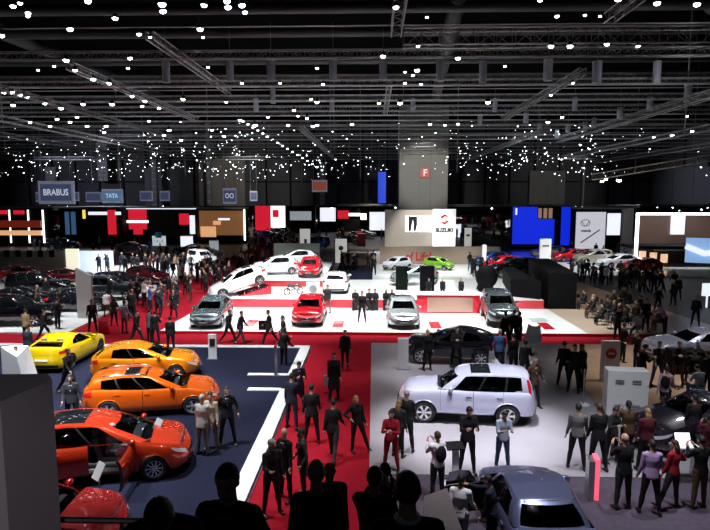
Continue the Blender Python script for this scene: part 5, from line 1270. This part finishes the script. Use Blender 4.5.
# made-up counters and light boxes adding bright speckle between the far cars
cm = [M_WMATTE, M_BEIGE, M_REDP, MATS['paint_blue'], EP, MATS['lit_steel'], ER, M_WMATTE, EP]; cn = ['white', 'beige', 'red', 'blue', 'glowing white', 'dim grey', 'glowing red', 'white', 'glowing white']
k = 0; cb = []
while k < 90:
    y = rf.uniform(76, 175); x = rf.uniform(-.6, .42)*y
    if abs(x) > 82 or (-18 < x < -9 and y < 112) or (-2 < x < 15 and y < 86) or (x > 15 and y < 102) or (82 < y < 97 and x < -12) or (111 < y < 128 and x < 4) or 98 < y < 102 or any(abs(x-a) < 3.6 and abs(y-b) < 2.4 for a, b in spots_) or any(abs(x-a) < 2 and abs(y-b) < 1.5 for a, b in cb): continue
    cb.append((x, y)); i = rf.randrange(9); w_ = rf.uniform(.5, 1.6); h_ = rf.uniform(1, 2.6)
    g = MB(); g.box(-w_/2, w_/2, 0, .5, 0, h_); g.box(-w_/2-.05, w_/2+.05, -.05, .55, h_, h_+.05, 1)
    tag(g.build('speckle_counter', [cm[i], M_STEEL], None, False, (x, y, 0)), f'small far {cn[i]} made-up speckle counter among the crowd deep in the hall', 'counter', f'far {cn[i]} made-up speckle counters'); k += 1
# ------------------------------------------------------------ visitors
A = lambda x, y, z=Z1: at(x, y, z)
# navy stand
person(A(29,366), 170, 'stand', 'navy', 'navy', 'dark-suited man seen from behind at the tail of the yellow coupe', h=1.8)
person(A(69,393), 70, 'walk', 'black', 'black', 'slim figure in black walking past the yellow coupe')
person(A(73,428), 20, 'stance', 'charcoal', 'black', 'man in dark suit facing us above the roof of the red-orange people carrier', shirt='paleblue')
person(A(203,455), 165, 'stand', 'lightgrey', 'grey', 'grey-haired man in pale grey jacket and grey trousers by the orange estate bonnet', hair='grey', h=1.76)
person(A(212,449), -10, 'talk', 'beige', 'brown', 'man in beige top facing the grey-haired man in pale grey jacket', h=1.72)
person(A(228,445), 15, 'pockets', 'black', 'black', 'man in open black suit and white shirt beside the orange estate nose', shirt='white', tie='navy', h=1.8)
person(A(171,352), 200, 'stand', 'black', 'black', 'man in black standing behind the amber hatchback', h=1.7)
person(A(18,384), 30, 'stand', 'navy', 'navy', 'dark-haired man just visible over the dark grey block', h=1.5)
# red carpet
person(A(284,367,.012), 150, 'lookphone', 'black', 'black', 'slender figure in black near the corner of the white border strip', style='tail', h=1.75)
person(A(299,410,.012), 20, 'lookphone', 'navy', 'navy', 'man in dark blue suit looking down, half behind his taller companion', shirt='white', h=1.76)
person(A(292,429,.012), 160, 'stance', 'navy', 'navy', 'dark-suited man seen from behind near the white border opening', h=1.83)
person(A(345,369,.012), 5, 'walk2', 'black', 'black', 'lone man in a black suit walking at the head of the red aisle', h=1.76)
person(A(334,401,.012), 10, 'stand', 'black', 'charcoal', 'person in a long dark coat holding a pale bag on the red aisle', dress='coat', h=1.8, style='short')
g = MB(); p = A(326.5,394,.012); g.box(-.1,.1,-.07,.07,.0,.38); tag(g.build('shopping_bag', [CL['lightgrey']], None, False, (p.x, p.y, .35)), 'pale carrier bag held beside the long dark coat', 'bag')
person(A(312,443,.012), 185, 'stance', 'black', 'black', 'man in black suit on the red aisle between two groups of talkers', h=1.82)
person(A(333,459,.012), 170, 'walk', 'black', 'charcoal', 'man in dark jacket walking away down the middle of the red aisle', h=1.8)
person(A(357,452,.012), 25, 'hip', 'black', 'black', 'long-haired blonde woman in black with one leg out on the red aisle', hair='blond', style='long', h=1.7, dress='slim')
person(A(272,514,.012), 40, 'talk', 'black', 'black', 'grey-haired man in black suit at the outer side of the trio on red carpet', hair='grey', h=1.84)
person(A(286,499,.012), -35, 'talk', 'black', 'black', 'bald man in black suit inside the trio on red carpet', style='bald', hair='grey', h=1.82, shirt='white')
person(A(303,497,.012), -70, 'pockets', 'charcoal', 'black', 'man in dark suit and light shirt facing the other two of the trio', shirt='white', h=1.76, tie='maroon')
# grey stand
person(A(391,471), -10, 'crossed', 'red', 'red', 'dark-haired woman in red trouser suit with pale shoes at the grey stand edge', style='bun', h=1.7, dress='slim')
person(A(398,457), 150, 'stand', 'charcoal', 'black', 'blonde person in dark clothes behind the woman in red', hair='blond', style='long', h=1.66)
person(A(406,451), 170, 'stance', 'black', 'black', 'grey-haired man in black at the headlight of the pearl white car', hair='grey', h=1.8)
person(A(467,472), 8, 'lookphone', 'black', 'black', 'man in black shirt and trousers behind the slim steel lectern', h=1.84)
person(A(502,470), 12, 'lookphone', 'checked', 'jeans', 'person in patterned pale shirt and jeans by the pearl white car tail', h=1.68, dress='slim')
person(A(437,500,.06), 205, 'camera', 'white', 'charcoal', 'man in white shirt taking a photograph at the plum carpet edge', bag='backpack', hair='brown', h=1.72, dress='slim')
person(at(459,555,.06), 160, 'walk', 'white', 'navy', 'man in white shirt walking towards the open slate blue car', h=1.78, dress='slim')
person(at(491,552,.06), -110, 'reach', 'navy', 'navy', 'man in dark blue reaching into the open slate blue car', h=1.66)
person(A(427,370), 10, 'stand', 'black', 'black', 'woman in black standing at the bonnet of the black crossover', hair='blond', style='tail', h=1.74, dress='slim')
person(A(456,368), 0, 'crossed', 'black', 'black', 'man in black in front of the black crossover door', h=1.8)
person(A(499,371), 170, 'stance', 'blue', 'navy', 'man in blue suit behind the black crossover tail', hair='grey', h=1.78)
person(A(513,377), 200, 'stand', 'black', 'black', 'man in dark suit beside the blue-suited man', h=1.8)
person(A(524,384), 150, 'talk', 'charcoal', 'charcoal', 'dark-clothed visitor between the white shell chairs and the man in brown jacket', h=1.74)
person(A(533,408), 20, 'pockets', 'brown', 'charcoal', 'bald man in brown jacket and pale shirt behind the pearl white car', style='bald', hair='grey', shirt='white', h=1.8)
person(A(513,345,Z2), 10, 'stand', 'black', 'black', 'visitor in black in front of the dark grey four-wheel-drive', h=1.74)
person(A(505,349,Z1), 190, 'talk', 'black', 'charcoal', 'visitor in black at the red riser below the dark grey four-wheel-drive', h=1.78)
person(A(519,346,Z1), 230, 'camera', 'charcoal', 'black', 'visitor with raised hands at the red riser', h=1.7)
person(A(563,386), 170, 'stance', 'black', 'black', 'dark-suited man at the outer side of the trio by the emblem board', h=1.76)
person(A(573,392), -20, 'talk', 'black', 'black', 'dark-suited man in the middle of the trio by the emblem board', h=1.84)
person(A(582,390), -80, 'lookphone', 'charcoal', 'black', 'dark-suited man of the trio standing closest to the emblem board', h=1.8)
person(A(576,469), 165, 'stance', 'grey', 'black', 'man in plain grey shirt and black trousers seen from behind', h=1.82, dress='slim')
person(A(597,471), 190, 'stance', 'black', 'black', 'man in black suit beside the grey-shirted man', hair='brown', h=1.86)
person(A(611,462), 20, 'lookphone', 'charcoal', 'black', 'dark visitor half hidden behind the black-suited man', h=1.6)
person(at(622,509,.06), 190, 'camera', 'black', 'charcoal', 'bald man in black raising a camera on the plum carpet', style='bald', hair='brown', h=1.84)
person(A(626,462), 175, 'camera', 'brown', 'black', 'dark-haired person raising a camera behind the bald photographer', h=1.74, style='tail')
person(A(645,471), 180, 'stance', 'maroon', 'black', 'blonde woman in dark red top before the dark purple car', hair='blond', style='long', h=1.72, dress='slim')
person(at(649,514,.06), 175, 'stance', 'purple', 'black', 'man in lilac shirt seen from behind on the plum carpet', hair='dark', h=1.78, dress='slim')
person(at(671,508,.06), -150, 'hip', 'red', 'charcoal', 'woman in red and black top with a shoulder bag on the plum carpet', hair='brown', style='long', h=1.66, dress='slim', bag='hand')
person(at(698,508,.06), 195, 'camera', 'black', 'brown', 'dark-haired visitor in black aiming a camera at the plum carpet end', h=1.76)
person(A(706,478), 170, 'camera', 'maroon', 'black', 'visitor in dark red with raised hands beside the lit table', h=1.72)
person(A(692,452), 185, 'talk', 'charcoal', 'black', 'visitor in dark grey between the dark purple car and lit table', h=1.7)
person(A(641,391), 90, 'lookphone', 'black', 'black', 'man in black holding a phone beside the white display block', h=1.82)
person(A(657,386), 0, 'stance', 'charcoal', 'jeans', 'man in dark jacket and jeans in front of the silver-lilac saloon bonnet', h=1.78)
person(A(677,386), -15, 'crossed', 'black', 'brown', 'man in black with brown trousers in front of the silver-lilac saloon door', h=1.78)
person(A(664,415), 145, 'walk', 'pink', 'black', 'person in pale pink shirt walking past the dark purple car', bag='backpack', hair='brown', h=1.74, dress='slim')
person(A(693,386), 160, 'sit', 'black', 'black', 'broad visitor in black seated at the low black counter', h=1.9)
person(A(699,404), 190, 'sitread', 'paleblue', 'jeans', 'visitor in pale blue seated with back to us near the purple car', h=1.76)
person(A(706,396), 200, 'stand', 'charcoal', 'black', 'visitor in grey beside the seated people at the black counter', h=1.7)
person(A(622,362), 100, 'talk', 'black', 'black', 'dark visitor on the oak boards behind the white display block', h=1.78)
person(A(636,372,.1), -80, 'talk', 'black', 'navy', 'dark visitor standing behind the man holding a phone', h=1.74)
# people along the white platform
person(at(229,343,.012), 70, 'walk', 'black', 'black', 'man in black striding past the grey-blue hatchback', h=1.78)
person(at(241,345,.012), 80, 'walk2', 'black', 'charcoal', 'man in dark suit following close behind the striding man', h=1.76)
person(at(270,344,.012), -90, 'walk', 'black', 'black', 'man in black with a bag stretching an arm back to his companion', h=1.8)
person(at(284,349,.012), -70, 'walk2', 'charcoal', 'black', 'woman in dark dress following the man with a bag', style='tail', dress='dress', h=1.7)
g = MB(); p = at(263,336,.012); g.box(-.22,.22,-.07,.07,0,.5); tag(g.build('travel_bag', [CL['black']], None, False, (p.x, p.y, .35)), 'black bag carried by the man striding past the red hatchback', 'bag')
person(at(362,322,Z2), 5, 'stance', 'black', 'navy', 'man in black with jeans standing alone on the white platform', h=1.8)
person(at(328,313,Z2), -20, 'stand', 'charcoal', 'grey', 'person in grey at the shoulder of the red hatchback', h=1.76)
person(at(27,343,.1), 170, 'stand', 'tan', 'charcoal', 'person in tan jacket at the edge of the black-car stand', h=1.74)
person(at(45,342,.1), 80, 'walk', 'black', 'black', 'man in black walking beside the person in tan jacket', h=1.72)
person(at(93,333,.1), 20, 'stance', 'black', 'black', 'man in dark suit and blue tie at the foot of the grey slab', shirt='paleblue', tie='navy', h=1.82)
person(at(58,329,.1), 160, 'lookphone', 'charcoal', 'black', 'dark visitor among the black cars beside the white floor', h=1.76)
person(at(174,319,.012), 5, 'stance', 'black', 'navy', 'man in black suit and white shirt alone at the platform edge of the aisle', shirt='white', h=1.84)
person(at(146,306,.012), 10, 'stand', 'white', 'black', 'man in white shirt on the red aisle in front of the round stand', h=1.8, dress='slim')
person(at(125,333,.012), 160, 'stance', 'paleblue', 'grey', 'man in pale blue-grey suit at the aisle corner', h=1.78)
person(at(137,345,.012), 70, 'walk', 'black', 'black', 'man in black striding at the mouth of the red aisle', h=1.8)
person(at(150,343,.012), 150, 'talk', 'grey', 'charcoal', 'visitor in mottled grey at the mouth of the red aisle', h=1.72)
person(at(156,345,.012), 190, 'talk', 'black', 'black', 'visitor in black turned away at the mouth of the red aisle', h=1.72)
person(at(664,334,.1), -80, 'lean', 'purple', 'black', 'person in lilac top bending over beside the silver-lilac saloon', h=1.72, dress='slim')
person(at(645,332,.1), 10, 'stand', 'black', 'black', 'man in black standing on the oak walkway behind the folding chairs', h=1.84)
person(at(617,341,.1), 30, 'lookphone', 'black', 'black', 'dark visitor at the end of the folding chair rows', h=1.78)
person(at(637,338,.1), -40, 'sitread', 'paleblue', 'jeans', 'person in pale top seated at the end of the oak walkway', h=1.7)
# seen behind the dark red car on the gallery stairs
SZ = lambda D: 6.0-.51*D
def stair(px, py, D, face, pose, top, low, label, h, **kw):
    p = atd(px, py, D); person((p.x, D+.0, SZ(D)), face, pose, top, low, label, h=h, **kw)
stair(164, 500, 3.2, 15, 'bow', 'black', 'black', 'large silhouetted visitor bowing his head on the gallery stairs', 1.64, )
stair(229, 477, 3.6, -6, 'pockets', 'black', 'black', 'silhouetted man in open black jacket facing us from the stairs', 1.64, shirt='grey')
stair(316, 471, 4.9, 184, 'stance', 'black', 'black', 'grey-haired man in black seen from behind on the stairs', 1.7, hair='grey')
stair(329, 465, 7.6, 10, 'stand', 'grey', 'charcoal', 'bald man in grey shirt climbing the stairs', 1.84, style='bald', hair='brown', dress='slim')
stair(374, 478, 5.6, 170, 'camera', 'charcoal', 'black', 'dark-haired visitor raising both hands on the stairs', 1.68)
stair(385, 469, 8.2, 180, 'camera', 'black', 'black', 'brown-haired visitor half hidden in the middle of the stairs', 1.84, hair='brown')
stair(408, 495, 3.0, 183, 'stand', 'black', 'black', 'broad dark-haired man with pale collar seen from behind on the stairs', 1.55)
o = [q for q in bpy.data.objects if str(q.get('label')).startswith('broad dark-haired man')][0]; J = person_parts('stand', 'short', 'jacket')[6]
g = MB(); c = J['neck']+Vector((0,0,.015)); g.tube([c+Vector((.068*cos(a*pi/8), .068*sin(a*pi/8), 0)) for a in range(17)], .016, 6, cap=False); g.build('collar', [CL['white']], o)
# ------------------------------------------------------------ crowds, every figure its own object
rc = random.Random(21); random.seed(5)
PO = ['stand','stance','talk','lookphone','walk','walk2','pockets','crossed','camera']
taken = []
CARS = [(o.location.x, o.location.y, o.rotation_euler.z) for o in bpy.data.objects if o.parent is None and o.get('category') == 'car' and o.location.y < 110]
def oncar(x, y):
    for a, b, h in CARS:
        u = (x-a)*cos(h)+(y-b)*sin(h); v = -(x-a)*sin(h)+(y-b)*cos(h)
        if abs(u) < 2.6 and abs(v) < 1.25: return True
    return False
def crowd(n, fn, label, group, z=.012, sp=.62, tops=None, lows=None, faces=None, poses=None):
    k = 0; t = 0
    while k < n and t < 4000:
        t += 1; x, y = fn()
        if any((x-a)**2+(y-b)**2 < sp*sp for a, b in taken) or oncar(x, y): continue
        taken.append((x, y)); k += 1
        far_person((x, y, z), faces() if faces else rc.uniform(0, 360), rc.choice(poses or PO), rc.choice(tops) if tops else None, rc.choice(lows) if lows else None, label, group)
def clus(x0, x1, y0, y1, c=5, s=1.1):
    cs = [(rc.uniform(x0, x1), rc.uniform(y0, y1)) for _ in range(c)]
    def f():
        a, b = rc.choice(cs); x, y = rc.gauss(a, s), rc.gauss(b, s*1.4); return min(max(x, x0), x1), min(max(y, y0), y1)
    return f
crowd(17, clus(-16.4, -13.2, 33, 41, 5, .8), 'visitor in the crowd at the near mouth of the red aisle beside the black cars', 'crowd at the mouth of the red aisle')
crowd(26, clus(-16.5, -12.4, 41, 52, 8, .9), 'visitor in the crowd midway along the red aisle below the round stand', 'crowd midway along the red aisle')
crowd(26, clus(-16.2, -12, 53, 70, 9, 1.0), 'small visitor on the red aisle beside the white four-wheel-drive', 'crowd beside the white four-wheel-drive')
crowd(46, lambda: (rc.uniform(-16.5, -9.5), rc.uniform(71, 100)), 'tiny dark visitor crowding the far end of the red aisle', 'crowd at the far end of the red aisle', sp=.8)
crowd(26, clus(-26, -17.5, 50.2, 56.5, 8, .9), 'small visitor standing on the round white stand', 'visitors on the round white stand', z=.25)
crowd(16, clus(-33, -17.5, 34, 50, 9, 1.2), 'dim visitor moving between the black cars on the white car stand', 'visitors among the black cars', z=Z1, sp=2.0)
crowd(8, lambda: (rc.uniform(-3.4, -.3), rc.uniform(58.5, 62)), 'visitor standing at the head of the blue carpet by the oak desk', 'visitors on the blue carpet', z=.06)
crowd(7, lambda: (rc.uniform(8.4, 10), rc.uniform(51.5, 56)), 'visitor standing between the green hatchback and the light column', 'visitors on the small-car platform', z=.5)
crowd(3, lambda: (rc.uniform(-.0, .0), rc.uniform(52, 58)), 'visitor at the nose of the small white hatchback', 'visitors at the small white hatchback', z=.5)
crowd(34, clus(16.8, 23.5, 46, 55, 9, .9), 'dark visitor in the crowd before the long row of white and red cars', 'crowd before the long row of cars', z=.0)
crowd(14, clus(24, 32, 42, 52, 5, 1.), 'dim visitor in the shadows before the framed booth', 'visitors before the framed booth', z=0)
crowd(7, lambda: (rc.uniform(18, 23), rc.uniform(31, 44)), 'dark visitor on the dim side aisle beyond the oak walkway', 'visitors on the dim side aisle', z=.01, sp=2)
crowd(26, lambda: (rc.uniform(18, 60), rc.uniform(66, 78)), 'tiny visitor around the stage booth and blue screen', 'visitors near the stage booth', z=0, sp=1)
crowd(22, lambda: (rc.uniform(-60, -24), rc.uniform(62, 82)), 'tiny dark visitor between the low booths in the rear', 'visitors between the rear booths', z=0, sp=1)
# seated rows
SB = [(13.0+r*.95+k*.06+(.3 if k > 3 else 0), 32.9+k*.95) for r in range(4) for k in range(8)]
for x, y in rc.sample(SB, 15):
    far_person((x-.03, y, .1-.0), -90, 'sit', rc.choice(['black','charcoal','navy']), None, 'visitor seated in the rows of folding chairs on the oak floor', 'seated visitors on the oak floor', h=1.7)
for (px, n_) in ((355, 1), (369, 2), (386, 2)):
    for j in range(n_):
        p = at(px+j*6, 311, Z2); 
        far_person((p.x, 37.9, Z2), 0 if j else 10, 'sit', 'black', 'black', 'dark visitor seated in a row on the edge of the upper platform', 'seated visitors on the platform edge', h=1.75)
        g = MB(); g.box(-.2,.2,-.15,.2,.0,.46); tag(g.build('stool', [BLK], None, False, (p.x, 37.95, Z2)), 'low black stool under a visitor on the platform edge', 'stool', 'stools on the platform edge')
for k, (x, lb) in enumerate(((4.1, 'hostess behind the red reception counter beside the display box'), (5.0, 'hostess in the middle behind the red reception counter'), (6.2, 'man behind the red reception counter by the dark draped display'))):
    far_person((x-.5, 38.9, Z3), 0, 'stand', 'black', 'black', lb, None, h=1.4)
for k, (x, y, lb) in enumerate(((32.0, 80, ''),)): pass
# the uncountable rest: one mesh
base = [far_mesh(p_, 'short', 'jacket') for p_ in ('stand', 'stance', 'talk', 'walk')]
g = MB(); rows_ = []
def lowfig(x, y, h, m):
    s = h/1.76
    g.tube([(x,y,0),(x,y,.85*s),(x,y,1.1*s),(x,y,1.42*s),(x,y,1.5*s)], 0, 6, m, ell=[(.13,.1),(.19,.13),(.17,.12),(.22,.13),(.07,.07)]); g.ball((x,y,1.62*s), (.09,.1,.12), 3, 6, 5)
for k in range(1300):
    y = rc.uniform(84, 190); x = rc.uniform(-.45, .42)*y
    if y < 95 or 108.5 < y < 125 or (15 < x < 47 and y < 100) or 98.5 < y < 101 or any(abs(x-a) < 3 and abs(y-b) < 2.4 for a, b in spots_): continue
    lowfig(x, y, rc.uniform(1.6, 1.85), rc.choice([0,0,0,1,1,2]))
tag(g.build('distant_crowd', [CL['black'], CL['navy'], CL['grey'], SKIN]), 'distant mass of dark visitors filling the far hall', 'crowd', None, 'stuff')
# bodies of lettering become meshes
dg = bpy.context.evaluated_depsgraph_get()
for o in [o for o in bpy.data.objects if o.type == 'FONT']:
    me = bpy.data.meshes.new_from_object(o.evaluated_get(dg)); n = bpy.data.objects.new('lettering', me); COL.objects.link(n)
    n.parent = o.parent; n.location = o.location; n.rotation_euler = o.rotation_euler; n.scale = o.scale; bpy.data.objects.remove(o)

q = Vector((-7.12, 15.3, Z1)); ca, sa = cos(R(12.4)), sin(R(12.4)); lx, ly = .12, -.42
person((q.x+lx*ca-ly*sa, q.y+lx*sa+ly*ca, Z1+.17), 90+12.4, 'sit', 'lightgrey', 'blue', 'person in pale top and blue jeans seated inside the red-orange people carrier', hair='grey', h=1.62, dress='slim')
